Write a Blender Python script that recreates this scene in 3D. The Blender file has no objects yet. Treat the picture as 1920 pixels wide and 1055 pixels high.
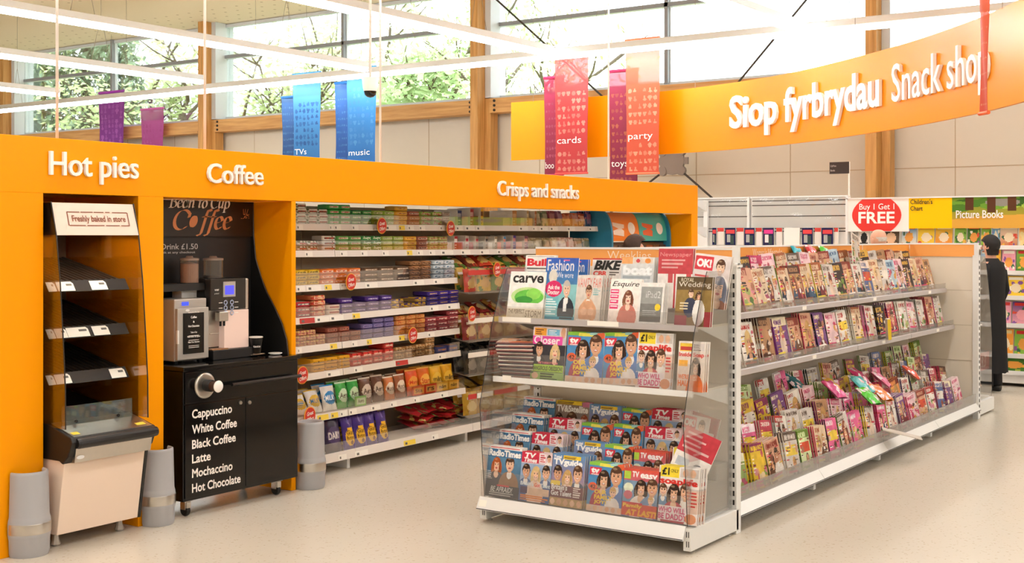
import bpy, math, random
import numpy as np
from mathutils import Matrix, Vector

# ------------------------------------------------------------------ camera, sky, exposure
sc = bpy.context.scene
COL = sc.collection
EYE, YAW, FPX = 1.65, math.radians(34.75), 2331.0
SA, CA = math.sin(YAW), math.cos(YAW)
cam_d = bpy.data.cameras.new('camera'); cam = bpy.data.objects.new('camera', cam_d); COL.objects.link(cam)
cam.location = (0, 0, EYE); cam.rotation_euler = (math.pi / 2, 0, YAW - math.pi / 2)
cam_d.sensor_width = 36.0; cam_d.sensor_fit = 'HORIZONTAL'; cam_d.lens = 36.0 * FPX / 1920.0
cam_d.shift_y = -85.5 / 1920.0; cam_d.clip_start = 0.05; cam_d.clip_end = 200
sc.camera = cam
sc.view_settings.view_transform = 'Standard'; sc.view_settings.look = 'None'
sc.view_settings.exposure = 0.74; sc.view_settings.gamma = 1.0; sc.view_settings.use_curve_mapping = False
world = bpy.data.worlds.new('overcast_sky'); sc.world = world; world.use_nodes = True
wn = world.node_tree.nodes; wl = world.node_tree.links
bg = wn['Background']; bg.inputs[1].default_value = 3.8
_tc = wn.new('ShaderNodeTexCoord'); _sep = wn.new('ShaderNodeSeparateXYZ'); _cr = wn.new('ShaderNodeValToRGB')
wl.new(_tc.outputs['Generated'], _sep.inputs[0]); wl.new(_sep.outputs['Z'], _cr.inputs[0]); wl.new(_cr.outputs[0], bg.inputs[0])
_cr.color_ramp.elements[0].color = (0.80, 0.86, 0.90, 1); _cr.color_ramp.elements[1].color = (0.92, 0.96, 1.0, 1)
sc.cycles.use_denoising = True
sc.cycles.max_bounces = 8; sc.cycles.transparent_max_bounces = 24; sc.cycles.diffuse_bounces = 4
LAMP = (0.97, 1.0, 1.045); LAMP_STRENGTH = 15.5

# ------------------------------------------------------------------ geometry of the view (to read distances off the floor)
def x_on(px, Y): t = (px - 960) / FPX; d = Y / (SA - t * CA); return d * (CA + t * SA)
def y_on(px, X): t = (px - 960) / FPX; d = X / (CA + t * SA); return d * (SA - t * CA)
def z_on(py, X, Y): return EYE - (py - 442.0) * (X * CA + Y * SA) / FPX

def lin(h):
    if not isinstance(h, str): return tuple(h[:3])
    h = h.lstrip('#'); o = []
    for i in (0, 2, 4):
        c = int(h[i:i + 2], 16) / 255
        o.append(c / 12.92 if c <= 0.04045 else ((c + 0.055) / 1.055) ** 2.4)
    return tuple(o)

# ------------------------------------------------------------------ materials
M = {}
def principled(name):
    m = bpy.data.materials.new(name); m.use_nodes = True
    return m, m.node_tree.nodes, m.node_tree.links, m.node_tree.nodes['Principled BSDF']
def mat(name, col, rough=0.5, metal=0.0, vary=0.04, scale=9.0, spec=0.5, coat=0.0):
    if name in M: return M[name]
    m, n, l, b = principled(name)
    c = lin(col)
    tc = n.new('ShaderNodeTexCoord'); no = n.new('ShaderNodeTexNoise'); no.inputs['Scale'].default_value = scale
    no.inputs['Detail'].default_value = 3
    mx = n.new('ShaderNodeMix'); mx.data_type = 'RGBA'
    l.new(tc.outputs['Object'], no.inputs['Vector']); l.new(no.outputs['Fac'], mx.inputs[0])
    mx.inputs[6].default_value = (*[x * (1 - vary) for x in c], 1); mx.inputs[7].default_value = (*[min(1, x * (1 + vary)) for x in c], 1)
    l.new(mx.outputs[2], b.inputs['Base Color'])
    b.inputs['Roughness'].default_value = rough; b.inputs['Metallic'].default_value = metal
    b.inputs['Specular IOR Level'].default_value = spec; b.inputs['Coat Weight'].default_value = coat
    M[name] = m; return m
def printed(name, rough=0.35, spec=0.5, coat=0.0):
    if name in M: return M[name]
    m, n, l, b = principled(name)
    a = n.new('ShaderNodeAttribute'); a.attribute_name = 'Col'
    l.new(a.outputs['Color'], b.inputs['Base Color']); b.inputs['Roughness'].default_value = rough
    b.inputs['Specular IOR Level'].default_value = spec; b.inputs['Coat Weight'].default_value = coat
    M[name] = m; return m
def emit(name, col, strength):
    if name in M: return M[name]
    m, n, l, b = principled(name)
    b.inputs['Base Color'].default_value = (*[min(.8, x * .8) for x in lin(col)], 1) if strength < 2 else (.8, .8, .8, 1)
    b.inputs['Emission Color'].default_value = (*lin(col), 1); b.inputs['Emission Strength'].default_value = strength
    M[name] = m; return m
def clear(name, tint=(1, 1, 1), gloss=0.06, rough=0.05, haze=0.0, haze_col=(0.8, 0.8, 0.8)):
    if name in M: return M[name]
    m = bpy.data.materials.new(name); m.use_nodes = True; n = m.node_tree.nodes; l = m.node_tree.links; n.clear()
    out = n.new('ShaderNodeOutputMaterial'); tr = n.new('ShaderNodeBsdfTransparent'); gl = n.new('ShaderNodeBsdfGlossy')
    tr.inputs[0].default_value = (*tint, 1); gl.inputs['Roughness'].default_value = rough
    fr = n.new('ShaderNodeFresnel'); fr.inputs['IOR'].default_value = 1.45
    ml = n.new('ShaderNodeMath'); ml.operation = 'MULTIPLY'; ml.inputs[1].default_value = gloss / 0.04
    mn = n.new('ShaderNodeMath'); mn.operation = 'MINIMUM'; mn.inputs[1].default_value = 0.6
    mi = n.new('ShaderNodeMixShader'); l.new(fr.outputs[0], ml.inputs[0]); l.new(ml.outputs[0], mn.inputs[0]); l.new(mn.outputs[0], mi.inputs[0])
    l.new(tr.outputs[0], mi.inputs[1]); l.new(gl.outputs[0], mi.inputs[2])
    if haze > 0:
        di = n.new('ShaderNodeBsdfDiffuse'); di.inputs[0].default_value = (*haze_col, 1)
        m2 = n.new('ShaderNodeMixShader'); m2.inputs[0].default_value = haze
        l.new(mi.outputs[0], m2.inputs[1]); l.new(di.outputs[0], m2.inputs[2]); l.new(m2.outputs[0], out.inputs[0])
    else: l.new(mi.outputs[0], out.inputs[0])
    M[name] = m; return m
def wood(name, c1, c2, axis='Z'):
    m, n, l, b = principled(name)
    tc = n.new('ShaderNodeTexCoord'); mp = n.new('ShaderNodeMapping'); s = [14, 14, 14]; s['XYZ'.index(axis)] = 0.9
    mp.inputs['Scale'].default_value = s; no = n.new('ShaderNodeTexNoise'); no.inputs['Scale'].default_value = 1.6; no.inputs['Detail'].default_value = 6
    cr = n.new('ShaderNodeValToRGB'); cr.color_ramp.elements[0].position = 0.3; cr.color_ramp.elements[1].position = 0.7
    cr.color_ramp.elements[0].color = (*lin(c1), 1); cr.color_ramp.elements[1].color = (*lin(c2), 1)
    vo = n.new('ShaderNodeTexVoronoi'); vo.inputs['Scale'].default_value = 2.3; kn = n.new('ShaderNodeValToRGB')
    kn.color_ramp.elements[0].position = 0.035; kn.color_ramp.elements[1].position = 0.075
    kn.color_ramp.elements[0].color = (0.25, 0.17, 0.1, 1); kn.color_ramp.elements[1].color = (1, 1, 1, 1)
    mx = n.new('ShaderNodeMix'); mx.data_type = 'RGBA'; mx.blend_type = 'MULTIPLY'; mx.inputs[0].default_value = 1
    l.new(tc.outputs['Object'], mp.inputs[0]); l.new(mp.outputs[0], no.inputs['Vector']); l.new(no.outputs['Fac'], cr.inputs[0])
    l.new(tc.outputs['Object'], vo.inputs['Vector']); l.new(vo.outputs['Distance'], kn.inputs[0])
    l.new(cr.outputs[0], mx.inputs[6]); l.new(kn.outputs[0], mx.inputs[7]); l.new(mx.outputs[2], b.inputs['Base Color'])
    b.inputs['Roughness'].default_value = 0.55; M[name] = m; return m
def terrazzo():
    m, n, l, b = principled('terrazzo')
    tc = n.new('ShaderNodeTexCoord')
    big = n.new('ShaderNodeTexNoise'); big.inputs['Scale'].default_value = 0.35; big.inputs['Detail'].default_value = 4
    cr = n.new('ShaderNodeValToRGB'); cr.color_ramp.elements[0].color = (*lin('cfc5b4'), 1); cr.color_ramp.elements[1].color = (*lin('dbd1c1'), 1)
    vo = n.new('ShaderNodeTexVoronoi'); vo.inputs['Scale'].default_value = 95; sp = n.new('ShaderNodeValToRGB'); sp.color_ramp.interpolation = 'CONSTANT'
    e = sp.color_ramp.elements; e[0].color = (0.80, 0.74, 0.66, 1); e[1].position = 0.12; e[1].color = (1, 1, 1, 1)
    k = e.new(0.86); k.color = (0.90, 0.87, 0.83, 1); k = e.new(0.95); k.color = (1.06, 1.06, 1.05, 1)
    mx = n.new('ShaderNodeMix'); mx.data_type = 'RGBA'; mx.blend_type = 'MULTIPLY'; mx.inputs[0].default_value = 0.8
    rn = n.new('ShaderNodeMapRange'); rn.inputs[3].default_value = 0.22; rn.inputs[4].default_value = 0.27
    l.new(tc.outputs['Object'], big.inputs['Vector']); l.new(big.outputs['Fac'], cr.inputs[0]); l.new(tc.outputs['Object'], vo.inputs['Vector'])
    l.new(vo.outputs['Color'], sp.inputs[0]); l.new(cr.outputs[0], mx.inputs[6]); l.new(sp.outputs[0], mx.inputs[7]); l.new(mx.outputs[2], b.inputs['Base Color'])
    l.new(big.outputs['Fac'], rn.inputs[0]); l.new(rn.outputs[0], b.inputs['Roughness']); b.inputs['Specular IOR Level'].default_value = 0.35
    M['terrazzo'] = m; return m

PR = printed('printed_gloss', 0.36, 0.16); PM = printed('printed_matt', 0.55, 0.15); PS = printed('printed_foil', 0.25, 0.35)
ORANGE = mat('orange_laminate', 'ffa000', 0.32, vary=0.015, spec=0.15)
WHITE = mat('white_steel', 'e8e6e2', 0.35, vary=0.015)
CREAM = mat('cream_steel', 'e6dac8', 0.42, vary=0.02)
LETTER = mat('white_letter', 'fbf3ea', 0.4, vary=0.0)
BLACK = mat('black_gloss', '0b0908', 0.12, vary=0.0)
BLACKM = mat('black_matt', '14110f', 0.5, vary=0.05)
STEEL = mat('brushed_steel', 'c9c4bc', 0.3, 1.0, vary=0.05, scale=40)
ALU = mat('silver_paint', 'b9b3aa', 0.35, 0.35, vary=0.02)
GREYP = mat('grey_plastic', 'acaaab', 0.5, vary=0.02)
LIP = mat('grey_ticket_strip', 'b8b0ae', 0.3, vary=0.03)
PLEX = clear('clear_acrylic', (0.985, 0.985, 0.98), 0.022, 0.03, 0.012)
PLEXG = clear('grey_acrylic', (0.95, 0.945, 0.94), 0.03, 0.05, 0.05, (0.75, 0.72, 0.70))
GLASS = clear('window_glass', (0.97, 0.99, 0.985), 0.03, 0.0)
SMOKE = clear('dark_glass', (0.90, 0.87, 0.83), 0.035, 0.02)
EDGE = mat('dark_edge', '191715', 0.4, vary=0)

# ------------------------------------------------------------------ mesh building
class MB:
    def __init__(s): s.v, s.f, s.c, s.m = [], [], [], []
    def quad(s, pts, c=None, m=0):
        b = len(s.v); s.v.extend([tuple(p) for p in pts]); s.f.append(tuple(range(b, b + len(pts)))); s.c.append(lin(c) if c else (0.8, 0.8, 0.8)); s.m.append(m); return s
    def raw(s, verts, faces, c=None, m=0):
        b = len(s.v); s.v.extend([tuple(p) for p in verts]); cc = lin(c) if c else (0.8, 0.8, 0.8)
        for fa in faces: s.f.append(tuple(i + b for i in fa)); s.c.append(cc); s.m.append(m)
        return s
    def box(s, x0, x1, y0, y1, z0, z1, c=None, m=0):
        v = [(x0, y0, z0), (x1, y0, z0), (x1, y1, z0), (x0, y1, z0), (x0, y0, z1), (x1, y0, z1), (x1, y1, z1), (x0, y1, z1)]
        return s.raw(v, [(0, 3, 2, 1), (4, 5, 6, 7), (0, 1, 5, 4), (1, 2, 6, 5), (2, 3, 7, 6), (3, 0, 4, 7)], c, m)
    def prism(s, poly, axis, a0, a1, c=None, m=0):
        n = len(poly)
        def P(p, a): return {'x': (a, p[0], p[1]), 'y': (p[0], a, p[1]), 'z': (p[0], p[1], a)}[axis]
        v = [P(p, a0) for p in poly] + [P(p, a1) for p in poly]
        f = [tuple(range(n))[::-1], tuple(range(n, 2 * n))] + [(i, (i + 1) % n, n + (i + 1) % n, n + i) for i in range(n)]
        return s.raw(v, f, c, m)
    def bar(s, p, q, w, h=None, c=None, m=0):
        return s.tube([p, q], w, 4, c, m) if h is None else s.tube([p, q], max(w, h), 4, c, m)
    def tube(s, pts, r, n=8, c=None, m=0):
        pts = [Vector(p) for p in pts]; rings = []
        for i, p in enumerate(pts):
            d = (pts[min(i + 1, len(pts) - 1)] - pts[max(i - 1, 0)]).normalized()
            u = d.cross(Vector((0, 0, 1)) if abs(d.z) < 0.9 else Vector((1, 0, 0))).normalized(); w = d.cross(u)
            rr = r[i] if isinstance(r, (list, tuple)) else r
            rings.append([p + (u * math.cos(2 * math.pi * k / n) + w * math.sin(2 * math.pi * k / n)) * rr for k in range(n)])
        v = [q for ring in rings for q in ring]; f = []
        for i in range(len(pts) - 1):
            for k in range(n): f.append((i * n + k, i * n + (k + 1) % n, (i + 1) * n + (k + 1) % n, (i + 1) * n + k))
        f.append(tuple(range(n))[::-1]); f.append(tuple(range((len(pts) - 1) * n, len(pts) * n)))
        return s.raw(v, f, c, m)
    def lathe(s, prof, n, at=(0, 0, 0), c=None, m=0, axis='z', a0=0.0, a1=2 * math.pi):
        full = abs(a1 - a0 - 2 * math.pi) < 1e-6; k = n if full else n + 1; v = []; f = []
        for (r, z) in prof:
            for i in range(k):
                a = a0 + (a1 - a0) * i / n; x, y = r * math.cos(a), r * math.sin(a)
                p = {'z': (x, y, z), 'y': (x, z, y), 'x': (z, x, y)}[axis]
                v.append((p[0] + at[0], p[1] + at[1], p[2] + at[2]))
        for j in range(len(prof) - 1):
            for i in range(n): f.append((j * k + i, j * k + (i + 1) % k, (j + 1) * k + (i + 1) % k, (j + 1) * k + i))
        return s.raw(v, f, c, m)
    def grid(s, P, img=None, c=None, m=0):
        ny, nx = P.shape[0] - 1, P.shape[1] - 1; b = len(s.v)
        s.v.extend(map(tuple, P.reshape(-1, 3))); w = nx + 1
        cc = lin(c) if c else (0.8, 0.8, 0.8)
        for j in range(ny):
            for i in range(nx):
                a = b + j * w + i; s.f.append((a, a + 1, a + w + 1, a + w)); s.m.append(m)
                s.c.append(tuple(img[j, i]) if img is not None else cc)
        return s
    def build(s, name, mats, parent=None, loc=None, rot=None, smooth=False, bevel=0.0, color=None):
        me = bpy.data.meshes.new(name); me.from_pydata(s.v, [], s.f)
        mats = mats if isinstance(mats, (list, tuple)) else [mats]
        for q in mats: me.materials.append(q)
        if len(mats) > 1: me.polygons.foreach_set('material_index', s.m)
        if any(q in (PR, PM, PS) for q in mats) or color:
            a = me.color_attributes.new('Col', 'FLOAT_COLOR', 'CORNER'); cnt = [len(f) for f in s.f]
            arr = np.ones((sum(cnt), 4), np.float32); arr[:, :3] = np.repeat(np.array(s.c, np.float32), cnt, axis=0); a.data.foreach_set('color', arr.ravel())
        if smooth: me.polygons.foreach_set('use_smooth', [True] * len(me.polygons))
        me.update()
        o = bpy.data.objects.new(name, me); COL.objects.link(o)
        if bevel:
            bv = o.modifiers.new('edge', 'BEVEL'); bv.width = bevel; bv.segments = 2; bv.limit_method = 'ANGLE'
        if parent is not None:
            o.parent = parent
            q, w = parent, Vector((0, 0, 0))
            while q is not None: w = w + Vector(q.location); q = q.parent
            o.location = loc if loc is not None else -w
        elif loc is not None: o.location = loc
        if rot is not None: o.rotation_euler = rot
        return o

USED = {}
def tag(o, label, cat, group=None, kind=None):
    n = len(label.split())
    if not 4 <= n <= 16: print('LABEL LENGTH', n, label)
    if not group and label in USED: print('LABEL TWICE', label)
    USED[label] = 1
    o['label'] = label; o['category'] = cat
    if group: o['group'] = group
    if kind: o['kind'] = kind
    return o
def thing(name, label, cat, loc=(0, 0, 0), rot=None, group=None):
    o = bpy.data.objects.new(name, None); COL.objects.link(o); o.location = loc; o.empty_display_size = 0.1
    if rot is not None: o.rotation_euler = rot
    return tag(o, label, cat, group)
def struct(o, label=None): o['kind'] = 'structure'; return o
def copy_tree(o, parent=None):
    c = o.copy(); COL.objects.link(c)
    if parent is not None: c.parent = parent
    for ch in list(o.children): copy_tree(ch, c)
    return c
ORD = ['first', 'second', 'third', 'fourth', 'fifth', 'sixth', 'seventh', 'eighth', 'ninth', 'tenth', 'eleventh', 'twelfth', 'thirteenth', 'fourteenth', 'fifteenth',
       'sixteenth', 'seventeenth', 'eighteenth', 'nineteenth', 'twentieth']
def ordinal(i):
    if i < 20: return ORD[i]
    t = {2: 'twenty', 3: 'thirty', 4: 'forty', 5: 'fifty'}[(i + 1) // 10]
    return (t[:-1] + 'ieth') if (i + 1) % 10 == 0 else t + '-' + ORD[(i + 1) % 10 - 1]

# ------------------------------------------------------------------ lettering
_tcache = {}
def text_geo(body, bold=0.0, shear=0.0, spacing=1.0):
    """outline of a word, cap height 1, origin at its left on the baseline: (points n x 2, faces)"""
    key = (body, bold, shear, spacing)
    if key in _tcache: return _tcache[key]
    cu = bpy.data.curves.new('t', 'FONT'); cu.body = body; cu.size = 1.0; cu.offset = bold; cu.shear = shear; cu.space_character = spacing; cu.resolution_u = 3
    o = bpy.data.objects.new('t', cu); COL.objects.link(o)
    dg = bpy.context.evaluated_depsgraph_get(); me = bpy.data.meshes.new_from_object(o.evaluated_get(dg))
    v = np.zeros(len(me.vertices) * 3); me.vertices.foreach_get('co', v); v = v.reshape(-1, 3)[:, :2]
    f = [tuple(p.vertices) for p in me.polygons]
    bpy.data.objects.remove(o); bpy.data.curves.remove(cu); bpy.data.meshes.remove(me)
    v = v / CAPH; _tcache[key] = (v, f); return v, f
CAPH = 1.0
_v, _f = text_geo('H'); CAPH = float(_v[:, 1].max() - _v[:, 1].min()); _tcache.clear()
def letter_mesh(mb, body, width, cap, depth, place, bold=0.0, shear=0.0, c=None, m=0, spacing=1.0):
    """lettering as solid letters: place(u, v, w) turns (along, up, out) in metres into a point"""
    v, f = text_geo(body, bold, shear, spacing); x0, x1 = v[:, 0].min(), v[:, 0].max(); k = width / (x1 - x0)
    U = (v[:, 0] - x0) * k; W = v[:, 1] * cap; n = len(v)
    front = [place(u, w, depth) for u, w in zip(U, W)]
    back = [place(u, w, 0.0) for u, w in zip(U, W)]
    edges = {}
    for fa in f:
        for a, b in zip(fa, fa[1:] + fa[:1]):
            if (b, a) in edges: del edges[(b, a)]
            else: edges[(a, b)] = 1
    mb.raw(front + (back if depth > 0 else []), f + ([(b, a, a + n, b + n) for a, b in edges] if depth > 0 else []), c, m)
    return mb
def _arc(cx, cy, rx, ry, a0, a1, n=18): return [(cx + rx * math.cos(math.radians(a0 + (a1 - a0) * i / n)), cy + ry * math.sin(math.radians(a0 + (a1 - a0) * i / n))) for i in range(n + 1)]
PEN = {'e': (.52, [[(.07, .32), (.3, .36), (.45, .44)] + _arc(.27, .33, .2, .33, 20, 320)]), 'a': (.58, [_arc(.25, .32, .2, .33, 0, 360, 24), [(.46, .66), (.45, .3), (.47, .05), (.56, .08)]]), 'n': (.6, [[(.02, .6), (.12, .66), (.12, 0)], [(.12, .4), (.25, .62), (.38, .66), (.44, .52), (.44, .1), (.5, .02), (.57, .08)]]),
       't': (.44, [[(.22, .92), (.2, .5), (.19, .14), (.26, .02), (.4, .1)], [(.06, .64), (.42, .64)]]), 'o': (.56, [_arc(.27, .33, .21, .33, 0, 360, 24)]), 'C': (.80, [[(.72, .62), (.73, .82)] + _arc(.44, .5, .34, .51, 40, 318)]), 'B': (.70, [[(.0, 1), (.15, 1), (.15, 0), (.0, 0)], [(.15, 1)] + _arc(.36, .77, .22, .23, 90, -90, 10) + [(.15, .54)] + _arc(.38, .27, .25, .27, 90, -90, 10) + [(.15, 0)]]),
       'u': (.6, [[(.02, .6), (.11, .66), (.11, .2), (.18, .02), (.3, .06), (.44, .3)], [(.45, .66), (.45, .1), (.5, .02), (.58, .08)]]), 'p': (.62, [[(.03, .6), (.13, .66), (.13, -.34)], [(.02, -.34), (.26, -.34)], _arc(.33, .33, .2, .33, 150, -150, 20)]), 'f': (.42, [[(.52, .92), (.46, 1.04), (.36, 1.0), (.3, .8), (.22, .2), (.16, -.2), (.06, -.33), (-.04, -.28)], [(.1, .64), (.44, .64)]]), ' ': (.26, [])}
def pen_word(mb, body, width, cap, place, shear=.22, nib=(.062, .020), m=0):
    """broad-nib italic lettering"""
    tot = sum(PEN[c][0] for c in body); k = width / tot; x0 = 0.0
    for c in body:
        for st in PEN[c][1]:
            P = [((x0 + x + shear * y) * k, y * cap) for x, y in st]; nx, ny = nib[0] * cap, nib[1] * cap; v = []
            for x, y in P: v += [place(x - nx, y - ny, 0), place(x + nx, y + ny, 0)]
            mb.raw(v, [(2 * i, 2 * i + 1, 2 * i + 3, 2 * i + 2) for i in range(len(P) - 1)], None, m)
        x0 += PEN[c][0]
    return mb
def stamp(img, body, x0, y0, x1, y1, col, bold=0.0, shear=0.0, spacing=1.0):
    """draw a word into a picture; box in fractions, y downwards"""
    Hh, Ww = img.shape[:2]; v, f = text_geo(body, bold, shear, spacing); S = 3
    a, b = v.min(0), v.max(0); X = (x0 + (v[:, 0] - a[0]) / (b[0] - a[0]) * (x1 - x0)) * Ww * S; Y = (y1 - (v[:, 1] - a[1]) / (b[1] - a[1]) * (y1 - y0)) * Hh * S
    cov = np.zeros((Hh * S, Ww * S), bool)
    for fa in f:
        for k in range(1, len(fa) - 1):
            p = [(X[i], Y[i]) for i in (fa[0], fa[k], fa[k + 1])]
            xa, xb = max(0, int(min(q[0] for q in p))), min(Ww * S, int(max(q[0] for q in p)) + 2)
            ya, yb = max(0, int(min(q[1] for q in p))), min(Hh * S, int(max(q[1] for q in p)) + 2)
            if xa >= xb or ya >= yb: continue
            gx, gy = np.meshgrid(np.arange(xa, xb) + .5, np.arange(ya, yb) + .5)
            d = [(p[(j + 1) % 3][0] - p[j][0]) * (gy - p[j][1]) - (p[(j + 1) % 3][1] - p[j][1]) * (gx - p[j][0]) for j in range(3)]
            cov[ya:yb, xa:xb] |= ((d[0] >= 0) & (d[1] >= 0) & (d[2] >= 0)) | ((d[0] <= 0) & (d[1] <= 0) & (d[2] <= 0))
    w = cov.reshape(Hh, S, Ww, S).mean((1, 3))[..., None]
    img[:] = img * (1 - w) + np.array(lin(col)) * w
def rect(img, x0, y0, x1, y1, col):
    Hh, Ww = img.shape[:2]; img[max(0, round(y0 * Hh)):max(0, round(y1 * Hh)), max(0, round(x0 * Ww)):max(0, round(x1 * Ww))] = lin(col)
def ell(img, cx, cy, rx, ry, col, y_max=None):
    Hh, Ww = img.shape[:2]; gy, gx = np.mgrid[0:Hh, 0:Ww]; m_ = ((gx + .5) / Ww - cx) ** 2 / rx ** 2 + ((gy + .5) / Hh - cy) ** 2 / ry ** 2 < 1
    if y_max is not None: m_ &= (gy + .5) / Hh < y_max
    img[m_] = lin(col)
def canvas(w, h, col, col2=None):
    img = np.zeros((h, w, 3)); a = np.array(lin(col)); b = np.array(lin(col2 or col)); t = np.linspace(0, 1, h)[:, None, None]
    img[:] = a * (1 - t) + b * t; return img
def mixc(c, d, t): c, d = lin(c), lin(d); return tuple(x * (1 - t) + y * t for x, y in zip(c, d))
def figure(img, cx, cy, s, skin='e8b48f', hair='3a241a', cloth='22304a', long=False, smile=True):
    """a printed portrait: cy is the middle of the face, s half the head height"""
    asp = img.shape[0] / img.shape[1]; rx = s * 0.70 * asp; dk = mixc(skin, '7a3a24', .30); hd = mixc(hair, '000000', .35); hl = mixc(hair, 'e8c090', .22)
    if long: ell(img, cx, cy + s * 0.6, rx * 1.5, s * 1.75, hair); ell(img, cx - rx * .75, cy + s * 0.7, rx * .5, s * 1.4, hl)
    ell(img, cx, cy + s * 3.3, rx * 2.5, s * 2.2, cloth); ell(img, cx, cy + s * 1.62, rx * .62, s * .62, skin if long else 'f2eee8')
    rect(img, cx - rx * 0.42, cy + s * 0.5, cx + rx * 0.42, cy + s * 1.3, dk)
    ell(img, cx, cy - s * 0.25, rx * 1.14, s * 1.08, hair); ell(img, cx + rx * .1, cy + s * 0.12, rx * 0.92, s * 0.98, dk); ell(img, cx - rx * .06, cy + s * 0.1, rx * 0.86, s * 0.94, skin)
    ell(img, cx, cy - s * 0.78, rx * 0.95, s * 0.42, hair); ell(img, cx - rx * .3, cy - s * .95, rx * .4, s * .16, hl)
    if long: ell(img, cx - rx * .88, cy + s * .1, rx * .26, s * .9, hair); ell(img, cx + rx * .9, cy + s * .1, rx * .24, s * .95, hd)
    for sx in (-1, 1): ell(img, cx + sx * rx * 0.38, cy - s * .05, rx * 0.17, s * 0.085, '2a1a14'); rect(img, cx + sx * rx * .38 - rx * .24, cy - s * .28, cx + sx * rx * .38 + rx * .24, cy - s * .2, hd); ell(img, cx + sx * rx * .5, cy + s * .32, rx * .2, s * .14, mixc(skin, 'e0705a', .25))
    ell(img, cx + rx * .04, cy + s * .24, rx * .13, s * .1, dk)
    ell(img, cx, cy + s * 0.55, rx * 0.36, s * 0.14, 'b8504a')
    if smile: ell(img, cx, cy + s * 0.53, rx * 0.26, s * 0.075, 'fbf4ee')
def print_grain(img, seed, amt=.10):
    rs = np.random.RandomState(seed); h, w = img.shape[:2]; g = rs.rand(h // 6 + 2, w // 6 + 2); y = np.linspace(0, g.shape[0] - 1.01, h); x = np.linspace(0, g.shape[1] - 1.01, w)
    y0, x0 = y.astype(int), x.astype(int); fy, fx = (y - y0)[:, None], (x - x0)[None]
    n = g[y0][:, x0] * (1 - fy) * (1 - fx) + g[y0 + 1][:, x0] * fy * (1 - fx) + g[y0][:, x0 + 1] * (1 - fy) * fx + g[y0 + 1][:, x0 + 1] * fy * fx
    img *= (1 + amt * 2 * (n - .5))[..., None]; img *= 1 + .05 * (rs.rand(h, w, 1) - .5); np.clip(img, 0, 1, out=img)
def lines(img, x0, y0, x1, n, step, hgt, col, rng, minw=0.5):
    for i in range(n): rect(img, x0, y0 + i * step, x0 + (x1 - x0) * rng.uniform(minw, 1), y0 + i * step + hgt, col)
# ------------------------------------------------------------------ the room
XW, ZC = 16.5, 5.72            # far wall, ceiling
YL, YR, XN = 31.0, -14.0, -7.0
RL = random.Random(5)
struct(MB().box(XN, XW + .3, YR, YL, -0.1, 0.0).build('floor', terrazzo()))
PAINT = mat('wall_paint', 'd4c8b4', 0.6, vary=0.015)
ceil_m, _n, _l, _b = principled('perforated_ceiling')
_tc2 = _n.new('ShaderNodeTexCoord'); _mp = _n.new('ShaderNodeMapping'); _mp.inputs['Scale'].default_value = (3.2, 3.2, 0.0)
_vo = _n.new('ShaderNodeTexVoronoi'); _vo.inputs['Randomness'].default_value = 0.0; _vo.inputs['Scale'].default_value = 1.0
_rp = _n.new('ShaderNodeValToRGB'); _rp.color_ramp.elements[0].position = 0.075; _rp.color_ramp.elements[1].position = 0.095
_rp.color_ramp.elements[0].color = (*lin('b39a72'), 1); _rp.color_ramp.elements[1].color = (*lin('e8d6b6'), 1)
_wv = _n.new('ShaderNodeTexWave'); _wv.bands_direction = 'X'; _wv.inputs['Scale'].default_value = 0.11
_gt = _n.new('ShaderNodeMath'); _gt.operation = 'GREATER_THAN'; _gt.inputs[1].default_value = 0.55
_mx = _n.new('ShaderNodeMix'); _mx.data_type = 'RGBA'; _mx.inputs[6].default_value = (*lin('e8d6b6'), 1)
_l.new(_tc2.outputs['Object'], _mp.inputs[0]); _l.new(_mp.outputs[0], _vo.inputs['Vector']); _l.new(_vo.outputs['Distance'], _rp.inputs[0])
_l.new(_tc2.outputs['Object'], _wv.inputs['Vector']); _l.new(_wv.outputs['Fac'], _gt.inputs[0]); _l.new(_gt.outputs[0], _mx.inputs[0]); _l.new(_rp.outputs[0], _mx.inputs[7])
_l.new(_mx.outputs[2], _b.inputs['Base Color']); _b.inputs['Roughness'].default_value = 0.7
struct(MB().box(XN, XW + .3, YR, YL, ZC, ZC + .15).build('ceiling', ceil_m))
struct(MB().box(XN - .2, XN, YR, YL, 0, ZC).build('wall_near', PAINT))
struct(MB().box(XN, XW + .3, YL, YL + .2, 0, ZC).build('wall_left', PAINT))
struct(MB().box(XN, XW + .3, YR - .2, YR, 0, ZC).build('wall_right', PAINT))
wf = MB().box(XW, XW + .25, YR, YL, 0, 3.87)
struct(wf.build('wall_far', PAINT))
cols = [-7.49, -1.04, 5.41, 11.86, 18.31, 24.76, 31.21]
jm = MB()
SEAM = mat('panel_joint', 'b9a283', 0.6, vary=0)
for i in range(len(cols) - 1):
    for k in (1.3, 2.75, 4.2, 5.5): jm.box(XW - .004, XW + .001, cols[i] + k - .006, cols[i] + k + .006, 0, 3.7)
jm.box(XW - .004, XW + .001, YR, 11.3, 2.535, 2.548)
struct(jm.build('trim_1', SEAM))
WOODV = wood('glulam_post', 'b5803f', 'd9a35f', 'Z'); WOODH = wood('glulam_beam', 'b98345', 'dba968', 'Y')
BOLT = mat('dark_bolt', '2a211a', 0.5, 0.4, vary=0)
FRAME = mat('window_frame', 'cfd2d4', 0.4, vary=0.01); FRAMED = mat('window_frame_grey', '8d8f92', 0.45, vary=0.01)
ti = 2
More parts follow.
